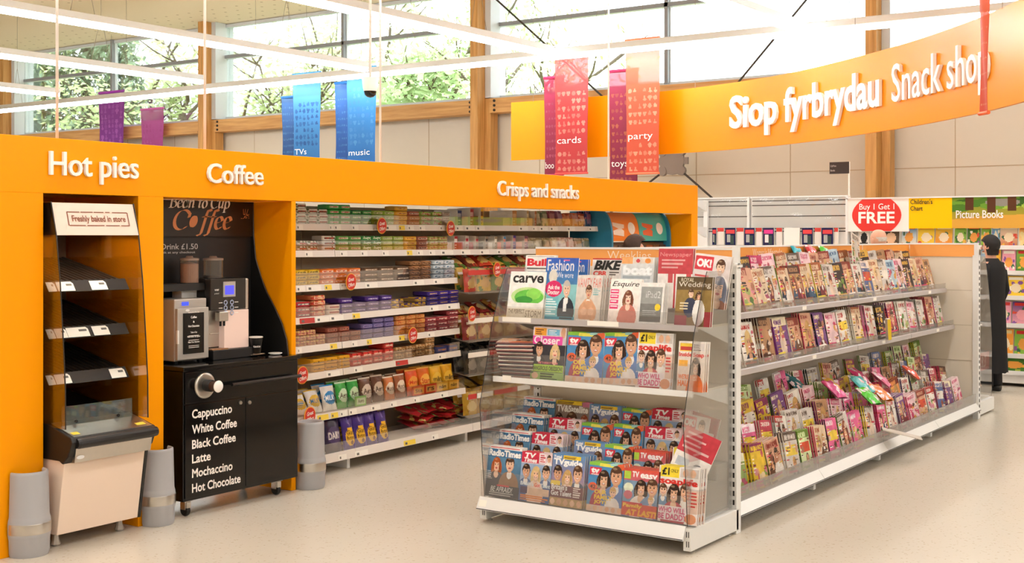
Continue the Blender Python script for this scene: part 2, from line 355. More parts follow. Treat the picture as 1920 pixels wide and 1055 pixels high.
for i, y in enumerate(cols[:-1]):
    post = MB().box(16.02, 16.42, y - .075, y + .075, 0, ZC); post.box(16.22, 16.42, y - .19, y - .075, 0, 3.86)
    post.box(16.22, 16.48, y - .19, y - .075, 3.87, ZC, m=1)  # post side above the beam made pale, standing in for window light
    o = post.build('trim_%d' % ti, [WOODV, FRAME], bevel=.006); struct(o); ti += 1
    y0, y1 = y + .08, cols[i + 1] - .2
    b = MB().box(16.17, 16.42, y0, y1, 3.62, 3.85)
    for yy in (y0 + .1, y1 - .1):
        for zz in (3.66, 3.735, 3.81): b.lathe([(0, 16.155), (.022, 16.155), (.022, 16.175)], 8, (0, yy, zz), m=1, axis='x')
    o = b.build('trim_%d' % ti, [WOODH, BOLT]); struct(o); ti += 1
    w = MB(); ym = (y + cols[i + 1]) / 2; ya, yb = y + .1, cols[i + 1] - .1
    for yy in (ya, ym, yb): w.box(XW + .02, XW + .09, yy - .04, yy + .04, 3.87, ZC); w.box(XW - .05, XW + .02, yy - .03, yy + .03, 3.87, ZC, m=1)
    for zz in (3.90, 5.08, ZC - .04): w.box(XW + .0, XW + .09, ya, yb, zz - .03, zz + .03)
    w.box(XW - .05, XW, ya, yb, 5.05, 5.11, m=1); w.box(XW - .16, XW, ya, yb, 3.86, 3.88)
    w.box(XW + .05, XW + .06, ya, yb, 3.9, ZC - .05, m=2)
    o = w.build('window_%d' % (i + 1), [FRAME, FRAMED, GLASS]); struct(o)
    sp_ = MB().box(XW, XW + .25, cols[i] - .11, cols[i] + .11, 3.87, ZC); o = sp_.build('trim_%d' % ti, FRAME); struct(o); ti += 1
# steel cross brace
br = thing('wall_brace', 'dark steel cross brace with round hub in front of the far wall', 'brace', (16.1, 8.35, 0))
hz, hy = 2.73, 8.35; hub = MB()
for r in ((5.6, 11.7), (5.6, 5.6), (.45, 11.7), (.45, 5.6)):
    MB().tube([(16.1, hy + .18 * (1 if r[1] > hy else -1), hz + .17 * (1 if r[0] > hz else -1)), (16.1, r[1], r[0])], .016, 8).build('rod', mat('brace_steel', '4a423c', 0.5, 0.5), br)
for s in ((1, 1), (1, -1), (-1, 1), (-1, -1)): hub.lathe([(0, 16.07), (.07, 16.07), (.07, 16.13), (0, 16.13)], 12, (0, hy + .15 * s[0], hz + .14 * s[1]), axis='x')
hub.box(16.085, 16.115, hy - .26, hy + .26, hz - .05, hz + .05); hub.lathe([(0, 16.08), (.2, 16.08), (.2, 16.12), (0, 16.12)], 16, (0, hy, hz), axis='x')
hub.build('hub', mat('brace_hub', '8f857c', .5, .2), br)

# ------------------------------------------------------------------ outside the windows
BARK = mat('bark', '6a5d50', 0.9, vary=0.3, scale=6)
def leafy(name, col, vary): return mat(name, col, 0.7, vary=vary, scale=2.5)
def tree(y, x, h, spread_, leaf_mat, label, dense, seed, z0=2.2, bare=False):
    rg = random.Random(seed); t = thing('tree', label, 'tree', (x, y, 0), group=None); tr = MB(); fo = MB(); tips = []
    def limb(p, d, ln, r, lv):
        pts = [p]; q = Vector(p); dd = Vector(d)
        for k in range(4):
            dd = (dd + Vector((rg.uniform(-.22, .22), rg.uniform(-.22, .22), rg.uniform(-.1, .14)))).normalized(); q = q + dd * ln / 4; pts.append(tuple(q))
        tr.tube(pts, [r * (1 - .17 * k) for k in range(5)], 5 if lv else 8)
        if lv >= 3: tips.extend(pts[1:]); return
        for k in range(rg.randint(3, 4)):
            a = rg.uniform(0, 6.28); s = rg.uniform(.5, .95)
            limb(pts[rg.randint(2, 4)], (dd * .55 + Vector((math.cos(a) * s, math.sin(a) * s, rg.uniform(-.1, .55)))).normalized(), ln * rg.uniform(.55, .75), r * .5, lv + 1)
    if dense:
        tr.tube([(x, y, 0), (x, y, h)], [.3, .05], 8)
        for k in range(2300):
            u = rg.random() ** .8; z = z0 + (h - z0) * u; R = spread_ * (1 - u * .75) * (.65 + .5 * rg.random()); a = rg.uniform(0, 6.28)
            tips.append((x + R * math.cos(a), y + R * math.sin(a), z))
        n_leaf, sz = 7, .17
    else:
        limb((x, y, 0), (0, 0, 1), h * .42, .17, 0); limb((x, y, h * .3), (-.1, .3, 1), h * .4, .12, 1); limb((x, y, h * .3), (-.1, -.4, 1), h * .4, .12, 1)
        n_leaf, sz = (13 if bare else 24), (.10 if bare else .12)
    for p in tips:
        for k in range(n_leaf):
            c = Vector(p) + Vector([rg.gauss(0, .34 if not dense else .16) for _ in range(3)]); a = Vector([rg.gauss(0, 1) for _ in range(3)]).normalized(); b = a.orthogonal()
            s = sz * rg.uniform(.5, 1.2)
            if dense: a = Vector((a.x * .6, a.y * .6, -abs(a.z) - .3)).normalized(); b = a.orthogonal().normalized()
            fo.quad([c - a * s, c + b * s * .42, c + a * s, c - b * s * .42])
    tr.build('trunk', BARK, t, smooth=True); fo.build('foliage', leaf_mat, t)
tree(30.6, 22.5, 9.0, 2.7, leafy('conifer_leaf', '8ba684', .35), 'tall dark evergreen tree outside the high windows', True, 3)
LG = leafy('spring_leaf', 'c6d898', .25); LM = leafy('mid_leaf', 'b8d096', .3)
tree(26.4, 22.0, 7.6, 2.0, LG, 'bare branching tree in young leaf beside the evergreen, seen through the high windows', False, 11, bare=True)
tree(22.2, 22.0, 7.9, 2.0, LG, 'spreading pale green tree seen above the blue hanging banners', False, 12, bare=True)
tree(21.4, 28.5, 9.0, 2.0, LM, 'thickly leafed green tree behind the spreading pale tree outside the windows', False, 23)
tree(18.2, 22.6, 7.8, 2.0, LM, 'thickly leafed green tree seen behind the camera dome', False, 31)
tree(14.6, 22.2, 6.4, 2.0, LG, 'low leafy green tree seen past the timber post beside the red hanging banners', False, 8, bare=True)
struct(MB().box(17, 60, -40, 70, -.12, -.02).build('ground_outside', mat('verge', '8c9660', .9, vary=.2)))

# ------------------------------------------------------------------ luminaires (their own light)
BODYW = mat('lamp_body', 'd9d6d0', 0.4, vary=0)
GLOW = emit('lamp_glow', LAMP, LAMP_STRENGTH)
WIRE = mat('lamp_wire', '8a7a66', 0.5, vary=0)
ZL = 4.0
def lamp_run(axis, c, a0, a1, label, zc=ZL):
    t = thing('strip_light', label, 'ceiling light', (a0, c, zc) if axis == 'x' else (c, a0, zc), group=None)
    def B(mb, w, z0, z1, e0=a0, e1=a1): return mb.box(e0, e1, c - w, c + w, z0, z1) if axis == 'x' else mb.box(c - w, c + w, e0, e1, z0, z1)
    B(MB(), .060, zc + .018, zc + .10).build('housing', BODYW, t, bevel=.008)
    B(MB(), .050, zc - .035, zc + .018, a0 + .01, a1 - .01).build('diffuser', GLOW, t)
    n = max(2, int((a1 - a0) / 3.1))
    for k in range(n):
        w = MB(); s = a0 + (k + .5) * (a1 - a0) / n
        P = (lambda u, z: (u, c, z)) if axis == 'x' else (lambda u, z: (c, u, z))
        for d in (-.16, .16): w.tube([P(s + d, zc + .098), P(s, zc + .75)], .0035, 4)
        w.tube([P(s, zc + .75), P(s, ZC - .01)], .0035, 4); w.build('suspension_wire', WIRE, t)
for yy, x1, lab in ((18.0, 12.7, 'fifth suspended strip light counting away from the curved sign, above the pie counter'), (14.7, 12.9, 'fourth suspended strip light counting away from the curved sign, running into the store'),
                    (11.7, 13.25, 'third suspended strip light counting away from the curved sign, ending near the blue banners'),
                    (8.75, 13.5, 'second suspended strip light counting away from the curved sign, ending at the cards banner'), (5.4, 13.62, 'suspended strip light running just above the curved orange sign'),
                    (2.3, 13.62, 'strip light run over the aisle beside the camera'), (-3.9, 13.62, 'strip light run two aisles beyond the camera'), (-7.5, 13.62, 'strip light run three aisles beyond the camera')):
    lamp_run('x', yy, -5.5, x1, lab)
lamp_run('y', 13.72, -6.0, 25.4, 'long suspended strip light crossing the ends of the other strip lights')

# ------------------------------------------------------------------ curved hanging sign
pts = [(14.25, 9.9), (14.27, 8.6), (14.2, 7.23), (13.55, 5.6), (12.35, 4.05), (11.3, 3.03), (10.4, 2.35), (9.2, 1.62), (8.0, 1.05)]
def catmull(P, n):
    out = []
    for i in range(len(P) - 1):
        p = [Vector(P[max(0, min(len(P) - 1, i + k))]) for k in (-1, 0, 1, 2)]
        for j in range(n):
            t = j / n; out.append(.5 * ((2 * p[1]) + (p[2] - p[0]) * t + (2 * p[0] - 5 * p[1] + 4 * p[2] - p[3]) * t * t + (3 * p[1] - p[0] - 3 * p[2] + p[3]) * t ** 3))
    out.append(Vector(P[-1])); return out
path = catmull(pts, 14); acc = [0.0]
for a, b in zip(path, path[1:]): acc.append(acc[-1] + (b - a).length)
def on_path(s):
    i = max(0, min(len(acc) - 2, np.searchsorted(acc, s) - 1)); t = (s - acc[i]) / (acc[i + 1] - acc[i]); p = path[i].lerp(path[i + 1], t)
    i0, i1 = max(0, i - 2), min(len(path) - 1, i + 3); d = (path[i1] - path[i0]).normalized(); return p, d, Vector((d.y, -d.x))     # normal towards the shop floor
def s_at_px(px):
    best = min(range(len(path)), key=lambda i: abs(960 + FPX * (path[i].x * SA - path[i].y * CA) / (path[i].x * CA + path[i].y * SA) - px)); return acc[best]
SZ0, SZ1 = 2.70, 3.51
sg = thing('hanging_sign', 'big curved orange hanging sign lettered in white, above the book and magazine shelves', 'sign', (path[0].x, path[0].y, SZ0))
pl = MB(); N = len(path); vs = []
for p, s in zip(path, acc):
    _, d, nn = on_path(s); q = p - nn * .035
    vs += [(p.x, p.y, SZ0), (p.x, p.y, SZ1), (q.x, q.y, SZ1), (q.x, q.y, SZ0)]
fs = [(i * 4 + k, i * 4 + (k + 1) % 4, (i + 1) * 4 + (k + 1) % 4, (i + 1) * 4 + k) for i in range(N - 1) for k in range(4)] + [(3, 2, 1, 0), tuple(range(4 * N - 4, 4 * N))]
SIGNO = mat('orange_sign_sheet', 'fb9200', 0.3, vary=.01, spec=.22)
o = pl.raw(vs, fs).build('sign_panel', SIGNO, sg); o.data.polygons.foreach_set('use_smooth', [True] * len(o.data.polygons)); o.modifiers.new('e', 'EDGE_SPLIT').split_angle = 0.6
def curve_word(body, px0, px1, zb, cap, bold):
    sa_, sb = s_at_px(px0), s_at_px(px1); mb = MB()
    def place(u, v, w):
        p, d, nn = on_path(sa_ + u); return (p.x + nn.x * (.004 + w), p.y + nn.y * (.004 + w), zb + v)
    letter_mesh(mb, body, sb - sa_, cap, .035, place, bold); mb.build('lettering', LETTER, sg)
curve_word('Siop fyrbrydau', 1378, 1652, 2.965, .36, .028); curve_word('Snack shop', 1683, 1856, 2.965, .36, .004)
for px in (1000, 1300, 1600, 1880):
    p, d, nn = on_path(s_at_px(px)); MB().tube([(p.x, p.y, SZ1 - .01), (p.x, p.y, ZC - .01)], .003, 4).build('wire', WIRE, sg)

# ------------------------------------------------------------------ fabric banners
def banner_mat(name, c0, c1, alpha_top, solid_from):
    m = bpy.data.materials.new(name); m.use_nodes = True; n, l = m.node_tree.nodes, m.node_tree.links; b = n['Principled BSDF']
    tc = n.new('ShaderNodeTexCoord'); sp_ = n.new('ShaderNodeSeparateXYZ'); l.new(tc.outputs['Generated'], sp_.inputs[0])
    at_ = n.new('ShaderNodeAttribute'); at_.attribute_name = 'Col'; l.new(at_.outputs['Color'], b.inputs['Base Color']); b.inputs['Roughness'].default_value = .6
    ar = n.new('ShaderNodeValToRGB'); ar.color_ramp.elements[0].position = solid_from; ar.color_ramp.elements[1].position = solid_from + .03
    ar.color_ramp.elements[0].color = (.93,) * 3 + (1,); ar.color_ramp.elements[1].color = (alpha_top,) * 3 + (1,); l.new(sp_.outputs['Z'], ar.inputs[0]); l.new(ar.outputs[0], b.inputs['Alpha'])
    b.inputs['Transmission Weight'].default_value = 0; return m
def banner(px0, px1, py0, py1, X, c0, c1, label, word='', solid=.8, rot=0.0, icon='ffffff', alpha=.72, wz=None, bar=None):
    ya, yb = y_on(px0, X), y_on(px1, X); yc = (ya + yb) / 2; w = abs(ya - yb); zt, zb = z_on(py0, X, yc), z_on(py1, X, yc)
    t = thing('hanging_banner', label, 'banner', (X, yc, zb), (0, 0, -math.pi / 2 + rot)); h = zt - zb
    ww, hh = 44, max(30, round(44 * h / w)); im = np.zeros((hh, ww, 3)); ca_, cb_ = np.array(lin(c0)), np.array(lin(c1)); rg = random.Random(label)
    im[:] = cb_ * (1 - np.linspace(0, 1, hh)[:, None, None]) + ca_ * np.linspace(0, 1, hh)[:, None, None]; nrow = int(h * solid / .1)
    for j in range(nrow):
        for i in range(6):
            v = 1 - (.06 + j * .1) / h; u = .5 + (i - 2.5) / 6.6
            if (word and abs((1 - v) * h - (wz or h * .32)) < .09) or rg.random() < .12: continue
            k = rg.randrange(4); q = .06 * w / h; col = mixc(icon, c0, rg.choice((.0, .25, .5)))
            if k == 0: ell(im, u, v, .058, q, col)
            elif k == 1: ell(im, u - .026, v - q * .4, .036, q * .6, col); ell(im, u + .026, v - q * .4, .036, q * .6, col); ell(im, u, v + q * .3, .036, q * .8, col)
            elif k == 2: rect(im, u - .02, v - q, u + .015, v + q, col); ell(im, u + .01, v + q * .6, .052, q * .5, col)
            else: rect(im, u - .045, v - q * .3, u + .045, v + q * .6, col); ell(im, u, v - q * .4, .03, q * .7, col)
    im *= .70
    P = np.zeros((hh + 1, ww + 1, 3))
    for j in range(hh + 1):
        for i in range(ww + 1): P[j, i] = ((i / ww - .5) * w, .012 * math.sin(j / hh * 5 + i / ww * 4), h * j / hh)
    o = MB().grid(P, im[::-1]).build('cloth', banner_mat('banner_' + c0, c0, c1, alpha, solid), t, loc=(0, 0, 0), smooth=True, color=True); so = o.modifiers.new('t', 'SOLIDIFY'); so.thickness = .002
    BM_ = mat('bar_' + (bar or c1), bar or c1, .4, vary=0)
    MB().tube([(-w / 2 - .01, 0, h), (w / 2 + .01, 0, h)], .022, 8).build('top_bar', BM_, t, loc=(0, 0, 0)); MB().tube([(-w / 2, 0, 0), (w / 2, 0, 0)], .013, 8).build('bottom_bar', BM_, t, loc=(0, 0, 0))
    if word:
        mb = MB(); z = (wz or h * .32) - .03; letter_mesh(mb, word, w * .165 * len(word) * .9, .085, .0, lambda u, v, d: (-w * .42 + u, -.017, z + v)); mb.build('lettering', LETTER, t, loc=(0, 0, 0))
    s = MB().tube([(0, 0, h), (0, 0, ZC - .01 - zb)], .003, 4); s.build('wire', WIRE, t, loc=(0, 0, 0))
XB = 14.0
banner(529, 553, 182, 304, XB + .12, '1d4f8d', '2f6cae', 'dark blue hanging banner half hidden by the lighter TVs banner', solid=.9, icon='4f86bf')
banner(550, 600, 138, 300, XB, '2f7fc4', '4fa3dd', 'light blue hanging banner reading TVs behind the coffee fascia', 'TVs', solid=.72, icon='1f5fa0', wz=.12)
banner(629, 653, 155, 304, XB + .12, '1f58a8', '2a70bf', 'deep blue hanging banner half hidden by the music banner', solid=.9, icon='4a86c8')
banner(651, 704, 128, 312, XB, '1f74c4', '3a9ad8', 'blue hanging banner reading music beside the camera dome', 'music', solid=.86, icon='4f9ad8', wz=.2)
banner(186, 232, 172, 280, XB + 2, '8e2d9c', 'a53bb0', 'violet hanging banner in front of the dark evergreen window', solid=.92, icon='bf62c8')
banner(265, 306, 204, 290, XB + 2, 'b12d8a', 'd86ab8', 'magenta hanging banner, second of the two purple ones over the hot pies sign', solid=.74, icon='c95aa8')
banner(1021, 1057, 145, 328, XB + .14, '9e1c45', 'c22a55', 'crimson hanging banner partly behind the cards banner', 'boo', solid=.82, icon='c4506c', wz=.12)
banner(1041, 1102, 91, 325, XB, 'd63a3e', 'ef4a44', 'red hanging banner reading cards in front of the curved sign end', 'cards', solid=.7, icon='f0a08a', wz=.43)
banner(1143, 1196, 132, 345, XB + .14, '9c1d44', 'b3264e', 'crimson hanging banner reading toys partly behind the party banner', 'toys', solid=.85, icon='cf6a4a', wz=.26)
banner(1174, 1236, 74, 325, XB, 'ee5a36', 'ff7448', 'orange red hanging banner reading party in front of the curved sign', 'party', solid=.66, icon='ffb08a', wz=.47)
banner(1828, 1862, -140, 212, 8.5, 'ea4a1e', 'f4682c', 'orange hanging banner seen edge-on in front of the curved sign', '', solid=.8, rot=-.80, icon='f49060')

# ------------------------------------------------------------------ suspension poles and camera dome
POLE = mat('white_pole', 'f2eadf', .4, vary=0)
for px, lab in ((107, 'white vertical pole rising behind the hot pies lettering'), (384, 'white vertical pole rising behind the coffee lettering'), (713, 'white vertical pole beside the camera dome, rising behind the orange fascia'), (1141, 'white vertical pole beside the red banners, rising behind the orange fascia')):
    Y = 5.95; X = x_on(px, Y); tag(MB().tube([(X, Y, 1.9), (X, Y, ZC - .01)], .0085, 10).build('fascia_pole', POLE, smooth=True), lab, 'pole')
cx, cy = 8.3, 7.28
t = thing('dome_camera', 'white hanging security camera dome in front of the blue banners', 'camera', (cx, cy, 2.9))
MB().tube([(cx, cy, 3.04), (cx, cy, ZC - .01)], .012, 10).build('pole', POLE, t, smooth=True)
MB().lathe([(.0, 3.05), (.075, 3.045), (.066, 2.96), (.058, 2.925)], 20, (cx, cy, 0)).build('shroud', POLE, t, smooth=True)
MB().lathe([(.056, 2.93), (.05, 2.895), (.03, 2.875), (0, 2.868)], 20, (cx, cy, 0)).build('dome_lens', BLACK, t, smooth=True)
# ------------------------------------------------------------------ orange surround of the snack wall
FY = 5.76                                                    # its front plane
XC = [(3.70, 3.974), (4.586, 4.765), (5.80, 5.84), (11.54, 11.68)]
hs = thing('snack_wall_surround', 'long orange surround with fascia and posts framing hot pies, coffee and snacks', 'display surround', (3.45, FY, 0))
MB().box(3.45, 11.68, FY, FY + .06, 1.875, 2.17).build('fascia', ORANGE, hs, bevel=.003)
for (a, b), yb in zip(XC, (6.5, 6.5, 6.5, 6.5)): MB().box(a, b, FY + .001, yb, 0, 1.876).build('post', ORANGE, hs, bevel=.003)
MB().box(3.974, 5.80, FY + .06, 6.5, 1.876, 1.90).build('soffit', ORANGE, hs); MB().box(5.84, 11.54, FY + .06, 6.5, 1.92, 1.94).build('soffit', WHITE, hs)
MB().box(3.974, 4.586, 6.44, 6.5, 0, 1.876).build('back_panel', ORANGE, hs)
for word, p0, p1, py, cap_py in (('Hot pies', 90, 256, 328, 45), ('Coffee', 386, 490, 344.5, 37), ('Crisps and snacks', 931, 1082, 372, 28)):
    xa, xb = x_on(p0, FY), x_on(p1, FY); z = z_on({'Hot pies': 327, 'Coffee': 342, 'Crisps and snacks': 366}[word], xa, FY); cap = cap_py * (xa * CA + FY * SA) / FPX * 1.0
    mb = MB(); letter_mesh(mb, word, xb - xa, cap * .97, .018, lambda u, v, w: (xa + u, FY - .004 - w, z + v), .006); mb.build('lettering', LETTER, hs)
struct(MB().box(2.9, 3.69, 5.80, 5.86, 0, 1.87).build('trim_60', mat('pink_panel', 'dcc3b4', .5, vary=.01)))

# ------------------------------------------------------------------ pie cabinet
PX0, PX1 = 4.0, 4.53
pc = thing('pie_cabinet', 'empty heated pie cabinet with white header lettered in brown and a cream base', 'display cabinet', (4.265, 5.9, 0))
PEACH = mat('cream_laminate', 'f3dac4', .45, vary=.01)
MB().prism([(5.69, .075), (5.62, .50), (6.38, .50), (6.38, .075)], 'x', PX0 + .005, PX1 - .005).build('base', PEACH, pc, bevel=.004)
MB().prism([(5.686, .075), (5.616, .50), (5.63, .50), (5.70, .075)], 'x', PX1 - .005, PX1 + .012).build('edge_strip', EDGE, pc)
for x in (4.06, 4.47):
    for y in (5.78, 6.3): MB().lathe([(.02, .0), (.028, .01), (.02, .03), (.012, .08)], 10, (x, y, 0)).build('foot', ALU, pc)
tray = MB().prism([(5.545, .575), (5.56, .60), (5.66, .628), (5.76, .655), (6.36, .655), (6.36, .47), (5.66, .47), (5.63, .455), (5.58, .50)], 'x', PX0 - .004, PX1 + .01).build('tray_body', BLACKM, pc, bevel=.005)
MB().prism([(5.575, .465), (5.56, .545), (5.575, .55), (5.60, .462)], 'x', PX0 + .03, PX1 - .01).build('steel_skirt', STEEL, tray)
MB().lathe([(0, PX0 + .025), (.026, PX0 + .025), (.03, PX0 + .04), (.03, PX1 - .02), (.026, PX1 + .012), (0, PX1 + .012)], 16, (0, 5.555, .568), axis='x').build('bumper_rail', mat('black_rubber', '191614', .3, vary=0), tray, smooth=False)
MB().prism([(5.565, .603), (5.66, .632), (5.76, .659), (5.76, .655), (5.66, .627), (5.566, .599)], 'x', PX0 + .02, PX1 - .005).build('tray_ledge', STEEL, tray)
mb = MB(); mb.quad([(PX0 + .06 + .025 * math.cos(a), 5.5655 - .0, .492 + .01 * math.sin(a)) for a in [k * .5236 for k in range(12)]]); mb.build('badge', WHITE, tray)
for x0, x1 in ((4.03, 4.075), (4.44, 4.50)): MB().quad([(x0, 5.585, .6105), (x1, 5.585, .6105), (x1, 5.615, .6195), (x0, 5.615, .6195)]).build('yellow_ticket', mat('ticket_yellow', 'f6d64a', .5, vary=0), tray)
gl = MB().box(PX0 + .045, PX1 - .035, 5.70, 5.706, .64, .745).build('glass_riser', clear('green_glass', (.88, .95, .9), .07, .02, .05, (.75, .85, .78)), pc)
[MB().lathe([(0, 5.694), (.009, 5.694), (.009, 5.70)], 8, (x, 0, .66), axis='y').build('clip_screw', BLACKM, gl) for x in (4.13, 4.40)]
prof = [(5.735, 1.83), (5.69, 1.66), (5.655, 1.40), (5.63, 1.10), (5.612, .85), (5.61, .64), (6.36, .655), (6.36, 1.83)]
for x, nm in ((PX0, 'side_glass'), (PX1, 'side_glass')):
    g = MB().prism(prof, 'x', x - .003, x + .003).build(nm, SMOKE, pc)
    MB().tube([(x, a - .002, b) for a, b in prof[:6]], .0035, 6).build('glass_edge', EDGE, g)
hd = MB().prism([(5.742, 1.825), (5.690, 1.655), (5.70, 1.655), (5.752, 1.82), (5.99, 1.82), (5.99, 1.655), (6.0, 1.655), (6.0, 1.825)], 'x', PX0, PX1).prism([(5.742, 1.825), (5.690, 1.655), (6.0, 1.655), (6.0, 1.825)], 'x', PX0, PX0 + .008).prism([(5.742, 1.825), (5.690, 1.655), (6.0, 1.655), (6.0, 1.825)], 'x', PX1 - .008, PX1).build('header_housing', BLACKM, pc)
MB().prism([(5.737, 1.826), (5.684, 1.654), (5.690, 1.653), (5.742, 1.827)], 'x', PX0 + .003, PX1 - .003).build('header_sign', mat('header_cream', 'ecd3c0', .45, vary=0), hd)
def hdr(u, v, w=0): return (PX0 + u, 5.684 + (v - 1.654) * .3081 - .002 - w, v)
MB().prism([(5.765, .656), (6.335, .75), (6.335, .656)], 'x', PX0 + .01, PX1 - .01).build('base_deck', mat('deck_black', '1d1815', .4, .2, vary=.1), pc)
BRN = mat('brown_print', '8a4a30', .5, vary=0)
mb = MB(); letter_mesh(mb, 'Freshly baked in store', .345, .031, .0, lambda u, v, w: hdr(.112 + u, 1.728 + v), .022); mb.build('lettering', BRN, hd)
mb = MB()
for u0, u1, v in ((.085, .165, 1.778), (.172, .25, 1.778), (.256, .32, 1.778), (.33, .36, 1.7785), (.375, .475, 1.778), (.09, .19, 1.706), (.2, .31, 1.706), (.32, .41, 1.706), (.42, .478, 1.706)):
    mb.quad([hdr(u0, v - .0025), hdr(u1, v - .0025), hdr(u1, v + .0025), hdr(u0, v + .0025)])
for u in (.087, .476): mb.quad([hdr(u - .003, 1.706), hdr(u + .003, 1.706), hdr(u + .003, 1.778), hdr(u - .003, 1.778)])
mb.build('stamp_border', BRN, hd)
MB().box(PX0 + .005, PX1 - .005, 6.34, 6.36, .655, 1.83).build('back_wall', mat('cabinet_back', '5a4638', .35, vary=.03), pc)
MB().box(4.25, 4.29, 6.30, 6.34, .655, 1.66).build('back_post', ALU, pc); MB().box(4.295, 4.32, 6.31, 6.34, .655, 1.66).build('back_post_seal', BLACKM, pc)
MB().box(PX0 + .05, PX1 - .05, 5.80, 5.86, 1.70, 1.72).build('added_cabinet_light', emit('added_cabinet_glow', (1.0, .80, .58), 22.0), pc)  # unseen light added inside the header to brighten the cabinet interior
TK = mat('paper_ticket', 'f7f1e6', .5, vary=0); TKI = mat('ticket_ink', '6a6660', .6, vary=0)
for k, (z, tks) in enumerate(((1.385, ((.0, .05), (.06, .165), (.27, .375))), (1.135, ((.0, .045), (.05, .12), (.122, .26), (.285, .39))), (.89, ((.0, .045), (.05, .145), (.40, .50))))):
    sh = MB().prism([(5.80, z), (6.33, z + .125), (6.33, z + .137), (5.80, z + .012)], 'x', PX0 + .01, PX1 - .01).build('wire_shelf', mat('shelf_black', '241c16', .45, .3, vary=.1), pc)
    g = MB()
    for q in range(14): g.prism([(5.80, z + .012), (6.33, z + .137), (6.33, z + .143), (5.80, z + .018)], 'x', PX0 + .02 + q * .036, PX0 + .028 + q * .036)
    g.build('shelf_grille', mat('grille_brown', '3c2f25', .4, .4, vary=0), sh)
    MB().prism([(5.76, z - .035), (5.80, z + .025), (5.805, z + .022), (5.766, z - .037)], 'x', PX0 + .006, PX1 - .006).build('ticket_rail', mat('smoked_rail', '343336', .15, vary=0), sh)
    for a, b in tks:
        P = lambda u, v: (PX0 + .006 + u, 5.757 + v * .036, z - .033 + v * .054)
        MB().quad([P(a, .05), P(b, .05), P(b, .75), P(b - .012, .95), P(a, .95)]).quad([(q[0], q[1] - .001, q[2]) for q in (P(b - (b - a) * .45, .55), P(b - .012, .55), P(b - .012, .75), P(b - (b - a) * .45, .75))], m=1).build('ticket', [TK, TKI], sh)

# ------------------------------------------------------------------ coffee cart and what stands on it
KX0, KX1, KY0, KY1 = 4.855, 5.795, 5.70, 6.14
cc = thing('coffee_cart', 'black coffee cart on castors with white drink names on its doors', 'coffee cart', (5.32, 5.92, 0))
MB().box(KX0, KX1, KY0, KY1, .098, .86).build('body', BLACK, cc, bevel=.004)
MB().box(KX0 - .012, KX1 + .003, KY0 - .02, KY1, .86, .885).build('counter_top', BLACK, cc, bevel=.004)
xm = x_on(459, KY0)
for a, b, nm in ((KX0 + .012, xm - .002, 0), (xm + .002, KX1 - .012, 1)):
    d = MB().box(a, b, KY0 - .008, KY0 + .004, .115, .66).build('door', BLACK, cc, bevel=.002)
    lx = xm - .045 if nm == 0 else xm + .03
    MB().lathe([(0, KY0 - .016), (.011, KY0 - .016), (.013, KY0 - .006)], 14, (lx, 0, .632 if nm == 0 else .625), axis='y').build('lock', STEEL, d)
    if nm == 0:
        for word, py, wpx in (('Cappuccino', 786, 75), ('White Coffee', 815, 84), ('Black Coffee', 843, 82), ('Latte', 870, 35), ('Mochaccino', 897, 76), ('Hot Chocolate', 925, 91)):
            xa = x_on(358, KY0); z = z_on(py - 2, xa, KY0); w = x_on(358 + wpx, KY0) - xa
            mb = MB(); letter_mesh(mb, word, w, .049, .0, lambda u, v, q: (xa + u, KY0 - .0095, z + v), .022); mb.build('lettering', LETTER, d)
MB().box(KX0 + .012, KX1 - .012, KY0 - .008, KY0 + .004, .67, .85).build('drawer_front', BLACK, cc, bevel=.002)
h0, h1 = x_on(424, KY0), x_on(553, KY0); zh = .755
hb = MB().tube([(h0, KY0 - .05, zh), (h1, KY0 - .05, zh)], .011, 10); [hb.tube([(x, KY0 - .05, zh), (x, KY0 - .005, zh)], .008, 8) for x in (h0 + .03, h1 - .03)]
hb.build('handle', mat('dark_handle', '2a2623', .25, .6, vary=0), cc)
dx = x_on(382, KY0); dz = z_on(722, dx, KY0)
cd = MB().lathe([(0, KY0 - .012), (.045, KY0 - .012), (.07, KY0 - .02), (.078, KY0 - .012), (.078, KY0 - .006)], 28, (dx, 0, dz), axis='y').build('dispenser_plate', STEEL, cc, smooth=True)
MB().lathe([(.034, KY0 - .012), (.036, KY0 - .06), (.031, KY0 - .066)], 20, (dx + .008, 0, dz), axis='y').build('dispenser_collar', BLACKM, cd, smooth=True)
cup = thing('paper_cup', 'brown paper cup poking out of the steel dispenser on the cart', 'cup', (dx + .008, KY0 - .06, dz))
MB().lathe([(.026, KY0 - .05), (.033, KY0 - .115)], 20, (dx + .008, 0, dz), axis='y').build('wall', mat('cup_brown', '4a2c1c', .45, vary=.2), cup, smooth=True)
MB().lathe([(.033, KY0 - .112), (.0355, KY0 - .118), (.033, KY0 - .122), (0, KY0 - .121)], 20, (dx + .008, 0, dz), axis='y').build('rim', LETTER, cup, smooth=True)
for x in (4.925, 5.66):
    for y in (5.76, 6.06):
        ca_ = MB().box(x - .03, x + .03, y - .03, y + .03, .088, .098).box(x - .022, x - .016, y - .02, y + .02, .04, .09).box(x + .016, x + .022, y - .02, y + .02, .04, .09).box(x - .016, x + .016, y - .03, y - .02, .05, .085).build('castor', STEEL, cc)
        MB().lathe([(0, x - .013), (.03, x - .013), (.034, x - .006), (.034, x + .006), (.03, x + .013), (0, x + .013)], 16, (0, y, .034), axis='x').build('wheel', BLACKM, ca_, smooth=False)
bp = MB().box(KX0 - .05, KX1 - .0, 6.12, 6.14, .885, 1.872).build('back_board', BLACKM, cc)
BRD = mat('sign_black', '1c1512', .3, vary=0)
